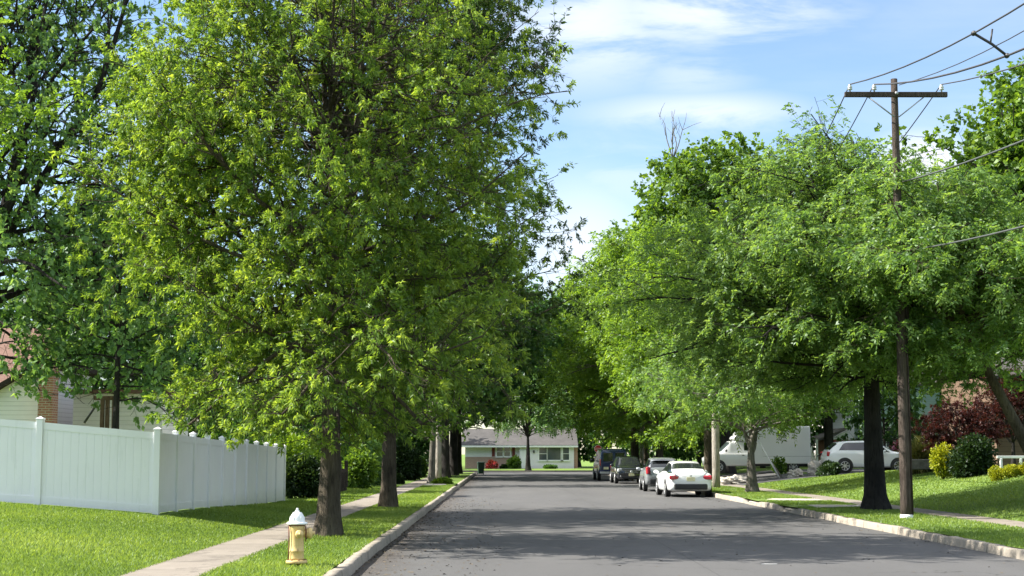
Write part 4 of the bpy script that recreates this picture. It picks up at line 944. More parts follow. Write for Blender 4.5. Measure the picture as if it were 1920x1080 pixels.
def box_truck(root, pm):
    """a cutaway van: short hood, high rounded cap over the cab and a square box behind"""
    w = 0.98
    lo = Loft([(0.0, w, 0.45, 1.25, 2.0, 0.82), (1.2, w, 0.43, 1.25, 2.0, 0.84), (1.9, w, 0.43, 1.24, 1.28, 0.80), (2.5, 0.95, 0.43, 1.12, 1.18, 0.78), (2.75, 0.86, 0.46, 0.9, 0.98, 0.7)], 1)
    lo.body("body", pm, root)
    lo.patch("windscreen", M["glass_house"], root, 1.26, 1.82, 7.4, 10, mirror=True)
    for sg in (-1, 1):
        lo.patch("side_window", M["glass_dark"], root, 0, 0, sg * 6.25, sg * 7.3, inset=lambda u: (0.35 + 0 * u, 1.66 - 0.45 * np.abs(u)), ny=16)
        MB().box((sg * 0.985, 0.42, 1.12), (0.03, 0.14, 0.04), None, 0.008).build("door_handle", M["dark_trim"], root)
        lamp(root, "headlight", M["clear_lamp"], (sg * 0.72, 2.68, 0.86), (0.3, 0.1, 0.2), sg * 0.3)
    m = MB(); m.prism([(-2.9, 1.9), (0.35, 1.98), (0.95, 2.05), (1.02, 2.2), (0.55, 2.72), (0.2, 2.86), (-0.3, 2.9), (-2.9, 2.9)], -0.92, 0.92, "X")
    o = m.build("cab_cap", pm, root); b = o.modifiers.new("b", "BEVEL"); b.width = 0.14; b.segments = 4
    MB().box((0, -1.95, 1.75), (2.1, 3.7, 2.35), None, 0.06).build("cargo_box", pm, root)
    MB().box((0, -1.9, 0.5), (1.5, 3.5, 0.16), None, 0.02).build("chassis", M["dark_trim"], root)
    arches(root, 0.975, (1.95,), 0.38, M["dark_trim"])
    for x in (-0.89, 0.89):
        for y in (-2.7, 1.95): wheel(root, x, y, 0.38, 0.24)
    mirror(root, 1.0, 1.5, 1.4, M["dark_trim"])

GC = "cars parked along the kerb"
def place(name, fn, pm, x, y, rz, label, cat="car", group=None, z=0.0, s=1.0):
    root = empty(name, (0, 0, 0), label, cat, group); fn(root, pm); root.location = (x, y, z); root.rotation_euler = (0, 0, rz); root.scale = (s,) * 3; return root
place("sedan", sedan, M["car_white"], 7.68, 60.9, R_(0.6), "white sedan seen from behind, first of the cars parked at the kerb", "car", GC)
place("hatchback", hatch, M["car_silver"], 7.6, 70.2, R_(-1.5), "silver white hatchback parked in front of the white sedan", "car", GC)
place("crossover", crossover, M["car_black"], 7.6, 88.5 + 4.6, R_(181), "black car that faces the camera between the hatchback and the navy van", "car", GC, s=0.97)
place("van", van, M["car_navy"], 7.35, 98.0, R_(1), "navy blue van with square rear windows, last of the cars at the kerb", "van", GC)
place("suv", crossover, M["car_white"], 17.3, 80.5, R_(-90), "white suv standing side on in a driveway behind the black trunked locust", "car", None, float(z_right(19.5, 80.5)) + 0.02, s=1.02)
place("box_truck", box_truck, M["car_white"], 15.25, 93.0, R_(90), "white box truck with a high rounded cap over its cab", "truck", None, float(z_right(16.5, 93)) + 0.02, s=0.98)
place("truck", crossover, M["car_grey"], 11.6, 171.0, R_(180), "grey truck facing the street in the driveway beyond the junction", "truck", None, 0.1, s=1.12)

# ================================================================ hydrant, fence, poles, wires, signs
def m_hydrant():
    t = NT("hydrant_yellow"); sep = t.n("ShaderNodeSeparateXYZ"); t.l(t.n("ShaderNodeTexCoord").outputs["Object"], sep.inputs[0])
    c = t.ramp(t.noise(6, 5, 0.6), [(0.3, (0.52, 0.37, 0.14)), (0.7, (0.66, 0.51, 0.23))]); n = t.noise(16, 6, 0.7, stretch=(1, 1, 0.4))
    c = t.mix(t.math("MULTIPLY", t.math("GREATER_THAN", n, 0.63), 0.8), c, (0.20, 0.075, 0.03))
    low = t.n("ShaderNodeMapRange"); low.inputs["From Min"].default_value = 0.18; low.inputs["From Max"].default_value = 0.02; t.l(t.math("ADD", sep.outputs[2], t.math("MULTIPLY", n, 0.12)), low.inputs[0])
    c = t.mix(t.math("MULTIPLY", low.outputs[0], 0.75), c, (0.33, 0.15, 0.06))
    return t.pbr(c, 0.5, 0, t.bump(t.noise(40, 4), 0.002, 0.5), 0.4)
M["hyd_yellow"] = m_hydrant()
M["hyd_white"] = m_plain("hydrant_white", (0.76, 0.78, 0.77), 0.4, 0.08, 9)
M["rust"] = m_plain("rust", (0.13, 0.05, 0.025), 0.85, 0.4, 12)
def hydrant(loc, rz):
    t = empty("fire_hydrant", loc, "yellow fire hydrant with a white bonnet on the grass before the big oak", "hydrant", None, rz)
    MB().lathe([(0.085, -0.05), (0.085, 0.03), (0.10, 0.035), (0.10, 0.055)], n=24).build("foot", M["rust"], t)
    MB().lathe([(0.150, 0.055), (0.153, 0.062), (0.153, 0.088), (0.146, 0.096), (0.105, 0.10)], n=28).build("base_flange", M["hyd_yellow"], t)
    MB().lathe([(0.108, 0.098), (0.104, 0.13), (0.099, 0.21), (0.104, 0.216), (0.106, 0.236), (0.101, 0.242), (0.098, 0.30), (0.098, 0.48), (0.106, 0.53), (0.110, 0.565), (0.110, 0.585)], n=30).build("barrel", M["hyd_yellow"], t)
    m = MB()
    for k in range(8):
        a = k * math.pi / 4 + 0.2; m.lathe([(0.014, 0.085), (0.014, 0.11)], (0.128 * math.cos(a), 0.128 * math.sin(a), 0), "Z", 6)
    m.build("flange_bolt", M["rust"], t)
    MB().lathe([(0.112, 0.583), (0.125, 0.585), (0.125, 0.598), (0.112, 0.6)], n=28).build("collar", M["rust"], t)
    b = MB().lathe([(0.142, 0.60), (0.148, 0.607), (0.147, 0.622), (0.135, 0.632), (0.103, 0.638), (0.104, 0.66), (0.097, 0.70), (0.080, 0.738), (0.052, 0.768), (0.030, 0.782)], n=30).build("bonnet", M["hyd_white"], t)
    m = MB()
    for k in range(6):
        a = k * math.pi / 3
        m.tube([(0.106 * math.cos(a), 0.106 * math.sin(a), 0.64), (0.099 * math.cos(a), 0.099 * math.sin(a), 0.70), (0.053 * math.cos(a), 0.053 * math.sin(a), 0.77)], 0.007, 5)
    m.build("bonnet_rib", M["hyd_white"], b)
    MB().lathe([(0.030, 0.78), (0.027, 0.80), (0.018, 0.803), (0.016, 0.826), (0.012, 0.83)], n=6).build("operating_nut", M["hyd_white"], b)
    for name, ang, r, ln, z in (("pumper_nozzle", 0.12, 0.068, 0.20, 0.475), ("hose_nozzle", -1.35, 0.050, 0.165, 0.470), ("hose_nozzle", 1.8, 0.050, 0.165, 0.470)):
        A = Matrix.Rotation(ang, 3, "Z") @ Matrix.Rotation(math.pi / 2, 3, "Y")
        o = MB().lathe([(r * 0.9, 0.05), (r * 0.9, ln * 0.68), (r * 0.98, ln * 0.7), (r * 0.98, ln * 0.78)], (0, 0, z), A, 22).build(name, M["hyd_yellow"], t)
        MB().lathe([(r * 1.08, ln * 0.78), (r * 1.13, ln * 0.82), (r * 1.13, ln * 0.98), (r * 1.0, ln * 1.06), (r * 0.35, ln * 1.08), (r * 0.33, ln * 1.24), (r * 0.28, ln * 1.26)], (0, 0, z), A, 22).build("nozzle_cap", M["hyd_yellow"], o)
    ch = [(0.10 + 0.05 * math.sin(k / 8 * math.pi) * 0.3, -0.035 + 0.004 * k, 0.59 - 0.05 * k) for k in range(7)]
    MB().tube([(0.118, -0.06, 0.58), (0.126, -0.064, 0.50), (0.122, -0.05, 0.42), (0.128, -0.02, 0.36), (0.125, 0.02, 0.38), (0.15, 0.02, 0.42)], 0.009, 6).build("cap_chain", M["rust"], t)
    MB().tube([(-0.118, -0.05, 0.585), (-0.115, -0.052, 0.45), (-0.112, -0.05, 0.33), (-0.115, -0.05, 0.22), (-0.118, -0.05, 0.12)], 0.008, 6).build("cap_chain", M["rust"], t)
p = at_z(556, 1063, 0.15)
hydrant((p.x, p.y, 0.15), R_(8))

# ---- the white vinyl fence: posts with caps, panels with a top and a bottom rail
def vinyl_fence():
    root = empty("vinyl_fence", (-7.36, 32.2, 0.45), "white vinyl privacy fence that turns the corner of the lawn", "fence")
    ox, oy, oz = root.location
    def post(x, y, ztop):
        zb = float(z_left(x, y)) - 0.1
        o = MB().box((x - ox, y - oy, (zb + ztop) / 2 - oz), (0.14, 0.14, ztop - zb), None, 0.008).build("post", M["white_vinyl"], root)
        c = MB(); c.box((x - ox, y - oy, ztop - oz + 0.012), (0.165, 0.165, 0.03), None, 0.006)
        v = [Vector((x - ox + sx * 0.076, y - oy + sy * 0.076, ztop - oz + 0.027)) for sx, sy in ((-1, -1), (1, -1), (1, 1), (-1, 1))]; top = Vector((x - ox, y - oy, ztop - oz + 0.07))
        for i in range(4): c.face([v[i], v[(i + 1) % 4], top])
        c.build("cap", M["white_vinyl"], o)
    def panel(a, b, za, zb_):
        a, b = Vector((a[0], a[1], 0)), Vector((b[0], b[1], 0)); L = (b - a).length; ang = math.atan2(b.y - a.y, b.x - a.x)
        g0, g1 = float(z_left(a.x, a.y)) + 0.04, float(z_left(b.x, b.y)) + 0.04
        pn = MB(); n = max(8, int(L / 0.155))
        # tongue and groove boards: shallow vee joints pressed into one sheet
        prof = []
        for i in range(n):
            u0, u1 = i / n, (i + 1) / n; e = 0.006 / L
            prof += [(u0 + e, 0.0), (u1 - e, 0.0), (u1, 0.006)] if i < n - 1 else [(u0 + e, 0.0), (u1, 0.0)]
        d = (b - a).normalized(); nv = Vector((d.y, -d.x, 0))
        fr, bk = [], []
        for u, dep in [(0, 0)] + prof:
            q = a.lerp(b, u); z0 = g0 + (g1 - g0) * u; z1 = za + (zb_ - za) * u
            for off, lst in ((0.018 - dep, fr), (-0.018 + dep, bk)):
                w_ = q + nv * off - Vector((ox, oy, 0)); lst.append((pn.bm.verts.new((w_.x, w_.y, z0 - oz)), pn.bm.verts.new((w_.x, w_.y, z1 - oz))))
        for lst in (fr, bk):
            for (p0, p1), (q0, q1) in zip(lst, lst[1:]): pn.bm.faces.new((p0, q0, q1, p1))
        o = pn.build("fence_panel", M["white_vinyl"], root)
        for nm, h, t0, t1 in (("top_rail", 0.15, za - 0.06, zb_ - 0.06), ("bottom_rail", 0.16, g0 + 0.06, g1 + 0.06)):
            r = MB(); hv = [(a, t0), (b, t1)]; vs = []
            for q, z in hv:
                for off in (0.030, -0.030):
                    w_ = q + nv * off - Vector((ox, oy, 0)); vs += [r.bm.verts.new((w_.x, w_.y, z - h / 2 - oz)), r.bm.verts.new((w_.x, w_.y, z + h / 2 - oz))]
            for q in ((0, 1, 3, 2), (4, 6, 7, 5), (0, 4, 5, 1), (2, 3, 7, 6), (1, 5, 7, 3), (0, 2, 6, 4)): r.bm.faces.new([vs[k] for k in q])
            r.build(nm, M["white_vinyl"], o)
    front = [(-7.36, 32.2, 2.26), (-9.83, 32.05, 2.48), (-12.3, 31.9, 2.67), (-14.8, 31.75, 2.83)]
    side = [(-7.36, 32.2, 2.26)] + [(-7.36 + 0.01 * i, 32.2 + 1.8 * i, 2.26 - 0.026 * i) for i in range(1, 11)]
    for x, y, z in front + side[1:]: post(x, y, z)
    for seq in (front, side):
        for p0, p1 in zip(seq, seq[1:]): panel(p0[:2], p1[:2], p0[2] - 0.07, p1[2] - 0.07)
vinyl_fence()

# ---- rustic picket fence with an arched gate further on
def picket_fence():
    root = empty("picket_fence", (-6.6, 60.0, 0.17), "weathered dark picket fence with an arched gate beside the pavement", "fence")
    for k, y in enumerate((-1.8, 0.0, 1.5, 3.6)):
        MB().box((0.05 * (k % 2), y, 0.75), (0.14, 0.14, 1.5 if k in (1, 2) else 1.1), Matrix.Rotation(0.03 * (k - 1), 3, "X"), 0.02).build("post", M["wood_dark"], root)
    for a, b in ((-1.8, 0.0), (1.5, 3.6)):
        pn = MB(); n = 7
        for i in range(n):
            y = a + (b - a) * (i + 0.5) / n; pn.prism([(y - 0.07, 0.06), (y + 0.07, 0.06), (y + 0.07, 0.86), (y, 0.98), (y - 0.07, 0.86)], 0.07, 0.10, "X")
        o = pn.build("pickets", M["wood_dark"], root)
        for z in (0.3, 0.72): MB().box((0.045, (a + b) / 2, z), (0.04, b - a, 0.09)).build("rail", M["wood_dark"], o)
    g = MB()
    for i in range(6):
        y = 0.1 + 1.3 * (i + 0.5) / 6; h = 1.0 + 0.3 * math.sin(math.pi * (i + 0.5) / 6); g.box((0.085, y, h / 2 + 0.05), (0.03, 0.15, h), None, 0.01)
    gate = g.build("gate", M["wood_dark"], root)
    MB().tube([(0.0, 0.0, 1.45), (0, 0.12, 1.75), (0, 0.4, 1.98), (0, 0.75, 2.05), (0, 1.1, 1.98), (0, 1.38, 1.75), (0, 1.5, 1.45)], 0.05, 8).build("arch", M["wood_dark"], root)
picket_fence()

# ---- utility poles
def insulator(parent, x, y, z):
    MB().lathe([(0.02, 0.0), (0.02, 0.05), (0.06, 0.06), (0.065, 0.08), (0.04, 0.10), (0.06, 0.115), (0.06, 0.135), (0.035, 0.16), (0.04, 0.18), (0.02, 0.20)], (x, y, z), "Z", 14).build("insulator", M["porcelain"], parent)
def power_pole():
    b = at_z(1700, 972, 0.16); x, y = b.x, b.y
    root = empty("power_pole", (x, y, 0.15), "brown wooden power pole with a crossarm and white painted foot by the kerb", "pole"); H = 11.15
    prof = [(0.152 - 0.0062 * z, z) for z in np.linspace(-0.1, H, 24)]
    MB().lathe(prof, n=18).build("post", M["wood_pole"], root)
    MB().lathe([(0.165, -0.1), (0.163, 0.07), (0.154, 0.11)], n=18).build("painted_foot", M["white_paint"], root)
    arm = MB().box((0, -0.14, H - 0.44), (2.62, 0.10, 0.13), None, 0.012).build("crossarm", M["wood_pole"], root)
    for sx in (-1, 1): MB().tube([(sx * 0.72, -0.15, H - 0.50), (sx * 0.06, -0.15, H - 1.02)], 0.018, 6).build("brace", M["steel"], arm)
    MB().lathe([(0.045, 0.0), (0.045, 0.03), (0.02, 0.045)], (0, -0.205, H - 0.42), Matrix.Rotation(math.pi / 2, 3, "X"), 10).build("bolt", M["steel"], arm)
    for ix in (-1.17, -0.55, 1.17): insulator(arm, ix, -0.14, H - 0.375)
    MB().tube([(0.10, 0.04, 6.9), (0.32, 0.0, 7.02), (0.62, -0.02, 7.05), (0.95, -0.02, 7.05)], 0.028, 6).build("bracket_arm", M["steel"], root)
    MB().box((0.16, -0.08, 5.5), (0.05, 0.04, 1.4), None, 0.01).tube([(0.13, -0.10, 0.1), (0.12, -0.10, 3.0), (0.11, -0.09, 6.8)], 0.022, 6).build("conduit", M["wood_dark"], root)
    return x, y, H + 0.15
PX, PY, PH = power_pole()
def pale_pole(loc, H, r, label, hardware=True):
    root = empty("utility_pole", loc, label, "pole"); MB().lathe([(r - 0.0035 * z, z) for z in np.linspace(-0.1, H, 14)], n=14).build("post", M["wood_pale"], root)
    if hardware:
        a = MB().box((0.0, -0.16, H - 0.35), (1.0, 0.09, 0.11), None, 0.01).build("crossarm", M["wood_pale"], root)
        for x in (-0.4, 0.0, 0.4): insulator(a, x, -0.16, H - 0.30)
        MB().lathe([(0.14, 0), (0.16, 0.03), (0.16, 0.5), (0.13, 0.54)], (-0.02, -0.34, H - 1.5), "Z", 16).build("transformer", M["porcelain"], root)
    return root
pale_pole((10.15, 71.0, 0.15), 9.6, 0.19, "pale utility pole standing just behind the white sedan")
pale_pole((-4.0, 95.5, 0.15), 9.0, 0.21, "pale grey pole between two trunks on the hydrant side", False)
pale_pole((11.6, 124.0, 0.15), 7.5, 0.17, "slim pale pole above the navy van", False)

# ---- wires
def wire(name, a, b, sag, r, label, mat="cable", group="wires from the wooden power pole", n=26):
    a, b = Vector(a), Vector(b); pts = [a.lerp(b, k / n) - Vector((0, 0, 4 * sag * (k / n) * (1 - k / n))) for k in range(n + 1)]
    return tag(MB().tube([p - a for p in pts], r, 6).build(name, M[mat], None, a), label, "wire", group)
ZA = PH - 0.375 + 0.2
wire("power_line", (PX - 1.17, PY - 0.14, ZA), (PX - 1.0, -6, ZA), 2.1, 0.017, "power line from the crossarm insulator farthest from the lawn")
wire("power_line", (PX - 0.55, PY - 0.14, ZA), (PX - 0.4, -6, ZA + 0.1), 2.75, 0.022, "thick power line from the middle insulator of the crossarm")
wire("power_line", (PX + 1.17, PY - 0.14, ZA), (PX + 1.3, -6, ZA), 2.2, 0.016, "power line from the crossarm insulator nearest the lawn")
wire("power_line", (PX + 0.10, PY - 0.1, PH - 0.18), (PX - 0.2, -6, PH + 0.9), 2.2, 0.011, "thin wire from the very top of the wooden pole")
for dx, lab in ((-1.17, "outermost"), (-0.55, "middle"), (1.17, "innermost")):
    wire("power_line", (PX + dx, PY - 0.14, ZA), (10.15 + dx * 0.35, 71.0, 9.55), 1.3, 0.015, f"{lab} line running from the crossarm down the street into the trees")
wire("guy_wire", (PX - 0.05, PY + 0.1, PH - 2.3), (PX - 2.6, PY + 9, 7.2), 0.0, 0.012, "slanting guy wire behind the wooden pole")
wire("telephone_cable", (PX + 0.12, PY, 8.62), (PX + 0.2, -6, 8.4), 1.15, 0.021, "upper thick pale cable leaving the wooden pole", "cable_pale")
wire("telephone_cable", (PX + 0.12, PY, 6.85), (PX + 0.2, -6, 6.6), 1.0, 0.021, "lower thick pale cable leaving the wooden pole", "cable_pale")
wire("telephone_cable", (PX - 0.1, PY, 6.85), (10.15, 71.0, 6.7), 0.7, 0.028, "pale cable that sags from pole to pole through the foliage", "cable_pale")
wire("service_cable", (-7.5, 139.0, 7.3), (11.6, 124.0, 6.9), 0.35, 0.035, "upper of two pale cables across the far end of the street", "cable_pale", "cables across the street")
wire("service_cable", (-7.5, 139.0, 6.5), (11.6, 124.0, 6.2), 0.35, 0.04, "lower of two pale cables across the far end of the street", "cable_pale", "cables across the street")
# spacer clamped on the two main lines
t = 9.8 / (PY + 6)
sp = empty("wire_spacer", (PX - 0.86, PY - 0.14 - t * (PY + 5.86), ZA - 4 * 2.38 * t * (1 - t)), "dark spacer clamp that ties two power lines together", "clamp")
wa = Vector((PX - 1.17 + 0.17 * t, 0, ZA - 8.4 * t * (1 - t))); wb = Vector((PX - 0.55 + 0.15 * t, 0, ZA + 0.1 * t - 11.0 * t * (1 - t)))
sp.location = ((wa.x + wb.x) / 2, PY - 0.14 - t * (PY + 5.86), (wa.z + wb.z) / 2); h = (wb - wa) / 2
MB().tube([-h, h * 0.1 + Vector((0, 0, 0.03)), h], 0.028, 8).ball(-h, (0.10, 0.16, 0.10)).ball(h, (0.10, 0.16, 0.10)).build("body", M["dark_trim"], sp)
MB().tube([(0, 0, 0.0), (0.05, 0, 0.30)], 0.018, 6).build("pin", M["dark_trim"], sp)

# ---- stop sign at the junction, the bin in the gutter, two leaning poles by the truck
def stop_sign(x, y):
    r = empty("stop_sign", (x, y, 0.15), "red stop sign at the corner of the junction, behind the navy van", "sign")
    MB().box((0, 0.03, 1.2), (0.06, 0.04, 2.4)).build("post", M["steel"], r)
    pl = MB().lathe([(0.37, 0.0), (0.37, 0.012)], (0, -0.004, 2.05), Matrix.Rotation(math.pi / 2, 3, "X"), 8, math.pi / 8).build("plate", M["white_paint"], r)
    MB().lathe([(0.345, 0.014), (0.345, 0.018)], (0, -0.004, 2.05), Matrix.Rotation(math.pi / 2, 3, "X"), 8, math.pi / 8).build("red_field", M["stop_red"], pl)
    cu = bpy.data.curves.new("lettering", "FONT"); cu.body = "STOP"; cu.size = 0.26; cu.align_x = "CENTER"; cu.align_y = "CENTER"; cu.extrude = 0.002
    tmp = bpy.data.objects.new("lettering_curve", cu); COL.objects.link(tmp); bpy.context.view_layer.update()
    me = bpy.data.meshes.new_from_object(tmp.evaluated_get(bpy.context.evaluated_depsgraph_get())); bpy.data.objects.remove(tmp); me.materials.clear(); me.materials.append(M["white_paint"])
    o = bpy.data.objects.new("lettering", me); COL.objects.link(o); o.parent = pl; o.location = (0, -0.026, 2.05); o.rotation_euler = (math.pi / 2, 0, 0)
stop_sign(9.0, 139.5)
def wheelie_bin(x, y):
    r = empty("wheeled_bin", (x, y, 0.0), "dark green wheeled rubbish bin standing in the road at the kerb", "bin", None, R_(8))
    m = MB(); a = [(-0.24, -0.26), (0.24, -0.26), (0.24, 0.26), (-0.24, 0.26)]
    V0 = [m.bm.verts.new((p * 0.92, q * 0.9, 0.06)) for p, q in a]; V1 = [m.bm.verts.new((p * 1.2, q * 1.2, 1.0)) for p, q in a]
    for i in range(4): m.bm.faces.new((V0[i], V0[(i + 1) % 4], V1[(i + 1) % 4], V1[i]))
    m.bm.faces.new(V0); m.bm.faces.new(V1); m.build("body", M["bin_green"], r)
    MB().box((0, 0, 1.03), (0.64, 0.68, 0.06), Matrix.Rotation(0.03, 3, "X"), 0.02).build("lid", M["bin_green"], r)
    MB().tube([(-0.2, 0.38, 0.98), (0.2, 0.38, 0.98)], 0.018, 8).build("handle", M["dark_trim"], r)
    for s in (-1, 1): MB().lathe([(0.12, -0.03), (0.12, 0.03)], (s * 0.25, 0.22, 0.12), "X", 18).build("wheel", M["black_rubber"], r)
wheelie_bin(-1.75, 129.0)
for (px, py, px2, py2, y, lab) in ((1462, 884, 1427, 836, 82.0, "upper of two white poles leaning beside the box truck"), (1466, 884, 1434, 850, 82.3, "lower of two pale poles leaning beside the box truck")):
    a = at_y(px, py, y); b = at_y(px2 - 4, py2 - 8, y + 0.5); a.z = float(z_right(a.x, a.y))
    tag(MB().tube([(0, 0, 0), b - a], 0.045, 8).build("leaning_pole", M["white_paint"] if "white" in lab else M["wood_pale"], None, a), lab, "pole", "poles leaning by the box truck")

# ================================================================ houses
M["siding_white"] = m_siding("siding_white", (0.80, 0.785, 0.77)); M["siding_pale"] = m_siding("siding_pale", (0.79, 0.76, 0.77)); M["siding_mint"] = m_siding("siding_mint", (0.42, 0.58, 0.50), 0.16)
M["siding_brown"] = m_siding("siding_brown", (0.14, 0.092, 0.066), 0.22)
M["brick_red"] = m_brick("brick_red", (0.30, 0.115, 0.075), (0.40, 0.18, 0.115), (0.42, 0.36, 0.30)); M["brick_tan"] = m_brick("brick_tan", (0.30, 0.17, 0.13), (0.38, 0.24, 0.18), (0.40, 0.34, 0.29))
M["roof_brown"] = m_roof("roof_brown", (0.075, 0.072, 0.072), (0.115, 0.11, 0.108)); M["roof_red"] = m_roof("roof_red", (0.15, 0.088, 0.068), (0.21, 0.128, 0.10)); M["roof_grey"] = m_roof("roof_grey", (0.20, 0.18, 0.17), (0.28, 0.26, 0.24))
M["shutter_red"] = m_plain("shutter_red", (0.16, 0.025, 0.02), 0.6, 0.1, 5); M["door_red"] = m_plain("door_red", (0.25, 0.04, 0.03), 0.5, 0.1, 5)

def window(root, x, y, z, w, h, bars=True, fm="white_paint", gm="glass_house", axis="Y"):
    """a window on a wall whose face looks along -Y (or -X/+X): frame, pane, sill"""
    rot = None; f = MB(); fw = 0.09
    def B(m, cx, cz, dx, dz, dep, off):
        c = (x + cx, y + off, z + cz) if axis == "Y" else (x + off, y + cx, z + cz); d = (dx, dep, dz) if axis == "Y" else (dep, dx, dz); m.box(c, d, None, 0.006)
    sg = -1
    for sx in (-1, 1): B(f, sx * (w / 2), 0, fw, h + fw, 0.10, sg * 0.03)
    for sz in (-1, 1): B(f, 0, sz * (h / 2), w - fw - 0.002, fw, 0.10, sg * 0.03)
    if bars: B(f, 0, 0, w - fw - 0.002, 0.05, 0.07, sg * 0.025)
    o = f.build("window", M[fm], root)
    g = MB(); B(g, 0, 0, w - fw, h - fw, 0.02, sg * 0.004); g.build("pane", M[gm], o)
    s = MB(); B(s, 0, -h / 2 - 0.085, w + 0.22, 0.06, 0.16, sg * 0.06); s.build("sill", M[fm], o)
    return o
def gable_roof(root, x0, x1, y0, y1, ze, zr, mat, over=0.35, axis="X", name="roof", th=0.14):
    """ridge along axis"""
    m = MB()
    if axis == "X":
        yc = (y0 + y1) / 2; k = (zr - ze) / (yc - y0); a, b = y0 - over, y1 + over; zl = ze - k * over
        m.prism([(a, zl), (yc, zr), (b, zl), (b, zl + th), (yc, zr + th), (a, zl + th)], x0 - over, x1 + over, "X")
    else:
        xc = (x0 + x1) / 2; k = (zr - ze) / (xc - x0); a, b = x0 - over, x1 + over; zl = ze - k * over
        m.prism([(a, zl), (xc, zr), (b, zl), (b, zl + th), (xc, zr + th), (a, zl + th)], y0 - over, y1 + over, "Y")
    return m.build(name, mat, root)

def far_house():
    """low house that closes the street: white boards on one half, brick below white boards on the other"""
    X, Y = 2.2, 172.0; r = empty("house", (X, Y, 0.05), "low white and brick house with a brown roof that closes the street", "house")
    def P(px, py): v = at_y(px, py or 810, Y); return v.x - X, v.z - 0.05
    x0, _ = P(974, 0); x1, _ = P(1076, 0); xb, _ = P(872, 0); ze = 2.75
    MB().box(((x0 + x1) / 2, 4, ze / 2), (x1 - x0, 8, ze)).build("wall", M["siding_pale"], r)
    xm = x0 - 0.01
    MB().box(((xb + xm) / 2, 4.6, 0.68), (xm - xb, 8, 1.36)).build("brick_wall", M["brick_tan"], r)
    MB().box(((xb + xm) / 2, 4.63, 2.05), (xm - xb, 8, 1.38)).build("upper_wall", M["siding_white"], r)
    gable_roof(r, xb, x1, 0.0, 8.8, ze, 4.5, M["roof_brown"], 0.45).name = "roof"
    MB().box(((xb + x1) / 2, -0.48, ze - 0.2), (x1 - xb + 0.9, 0.05, 0.2)).build("fascia", M["white_paint"], r)
    MB().box((x1 + 0.22, 4, 1.35), (0.42, 7.6, 2.7)).build("side_wall", M["brick_red"], r)
    for px, w, nm in ((1018, 0.95, "a"), (1060, 0.95, "b")):
        x, z = P(px, 851); window(r, x, 0, 1.72, w, 1.5)
    x, z = P(1040.5, 851); window(r, x, 0, 1.72, 1.75, 1.5, False)
    for px in (937, 951):
        x, z = P(px, 849); window(r, x, 0.6, 1.95, 0.75, 1.1)
    for px in (925, 963):
        x, z = P(px, 849); MB().box((x, 0.60, 1.98), (0.34, 0.05, 1.15), None, 0.01).build("shutter", M["shutter_red"], r)
    x, z = P(983, 860); MB().box((x, -0.02, 1.08), (0.92, 0.06, 2.1), None, 0.01).build("door", M["white_paint"], r)
    x, z = P(1001, 846); MB().box((x, -0.08, 1.95), (0.16, 0.16, 0.3), None, 0.03).build("porch_lamp", M["dark_trim"], r)
far_house()

def left_house():
    """white sided gable house with a brick chimney behind the vinyl fence"""
    Y = 47.0; X = at_y(60, 700, Y).x; zg = 0.45; r = empty("house", (X, Y, zg), "white sided house with a red brown roof and brick chimney behind the vinyl fence", "house")
    def P(px, py, dy=0.0): v = at_y(px, py or 810, Y + dy); return v.x - X, v.z - zg
    xr, ze0 = P(74, 692); xl = xr - 7.0
    zt = P(74, 688)[1]; zl = P(0, 732)[1]; slope = (zt - zl) / (P(74, 0)[0] - P(0, 0)[0])
    m = MB(); m.prism([(xl, -0.2), (xr, -0.2), (xr, zt), (xl, zt - slope * (xr - xl))], 0, 6.0, "Y"); m.build("wall", M["siding_white"], r)
    m = MB(); m.prism([(xl - 0.5, zt - slope * (xr - xl + 0.5)), (xr + 0.15, zt + slope * 0.15), (xr + 0.15, zt + slope * 0.15 + 0.16), (xl - 0.5, zt - slope * (xr - xl + 0.5) + 0.16)], -0.3, 6.2, "Y"); m.build("roof_edge", M["wood_dark"], r)
    # the main roof slopes up behind the gable
    zr = P(30, 652, 6)[1]
    m = MB(); m.prism([(3.0, zt - 1.3), (8.5, zr + 0.9), (8.5, zr + 0.6), (3.0, zt - 1.6)], xl - 3, P(62, 690, 6)[0], "X"); m.build("roof", M["roof_red"], r)
    x0, x1 = P(72, 0, -0.35)[0], P(99, 0, -0.35)[0]; zc = P(85, 655)[1]
    MB().box(((x0 + x1) / 2, -0.2, zc / 2 - 0.1), (x1 - x0, 0.6, zc + 0.2)).build("chimney", M["brick_red"], r)
    x2 = P(300, 0, 1.5)[0]; zw = P(150, 738, 1.5)[1]
    MB().box(((x1 + x2) / 2 + 0.05, 3.6, zw / 2), (x2 - x1, 4, zw)).build("wing_wall", M["siding_pale"], r)
    m = MB(); m.prism([(1.25, zw + 0.004), (5.7, zw + 0.004), (5.7, zw + 0.12), (1.25, zw + 0.12)], x1, x2 + 0.3, "X"); m.build("wing_roof", M["roof_red"], r)
left_house()
def swing_frame():  # timber swing frame: posts, a beam and a slide rail
    Y = 44.0; a = at_y(192, 765, Y); zg = 0.4
    r = empty("garden_swing", (a.x, Y, zg), "brown timber pergola standing behind the vinyl fence", "swing")
    for px in (192, 201, 213):
        x = at_y(px, 770, Y).x - a.x; MB().box((x, 0.05 * (px - 192) / 20, 1.5), (0.11, 0.11, 3.0), None, 0.01).build("post", M["wood_post"], r)
    MB().box((0.2, 0.02, 2.98), (0.9, 0.16, 0.12), None, 0.01).build("beam", M["wood_post"], r)
    c = at_y(160, 735, Y); d = at_y(158, 793, Y)
    MB().tube([(at_y(185, 752, Y).x - a.x, 0, at_y(185, 752, Y).z - zg), (d.x - a.x, 0, d.z - zg)], 0.035, 8).build("slide_rail", M["dark_trim"], r)
swing_frame()

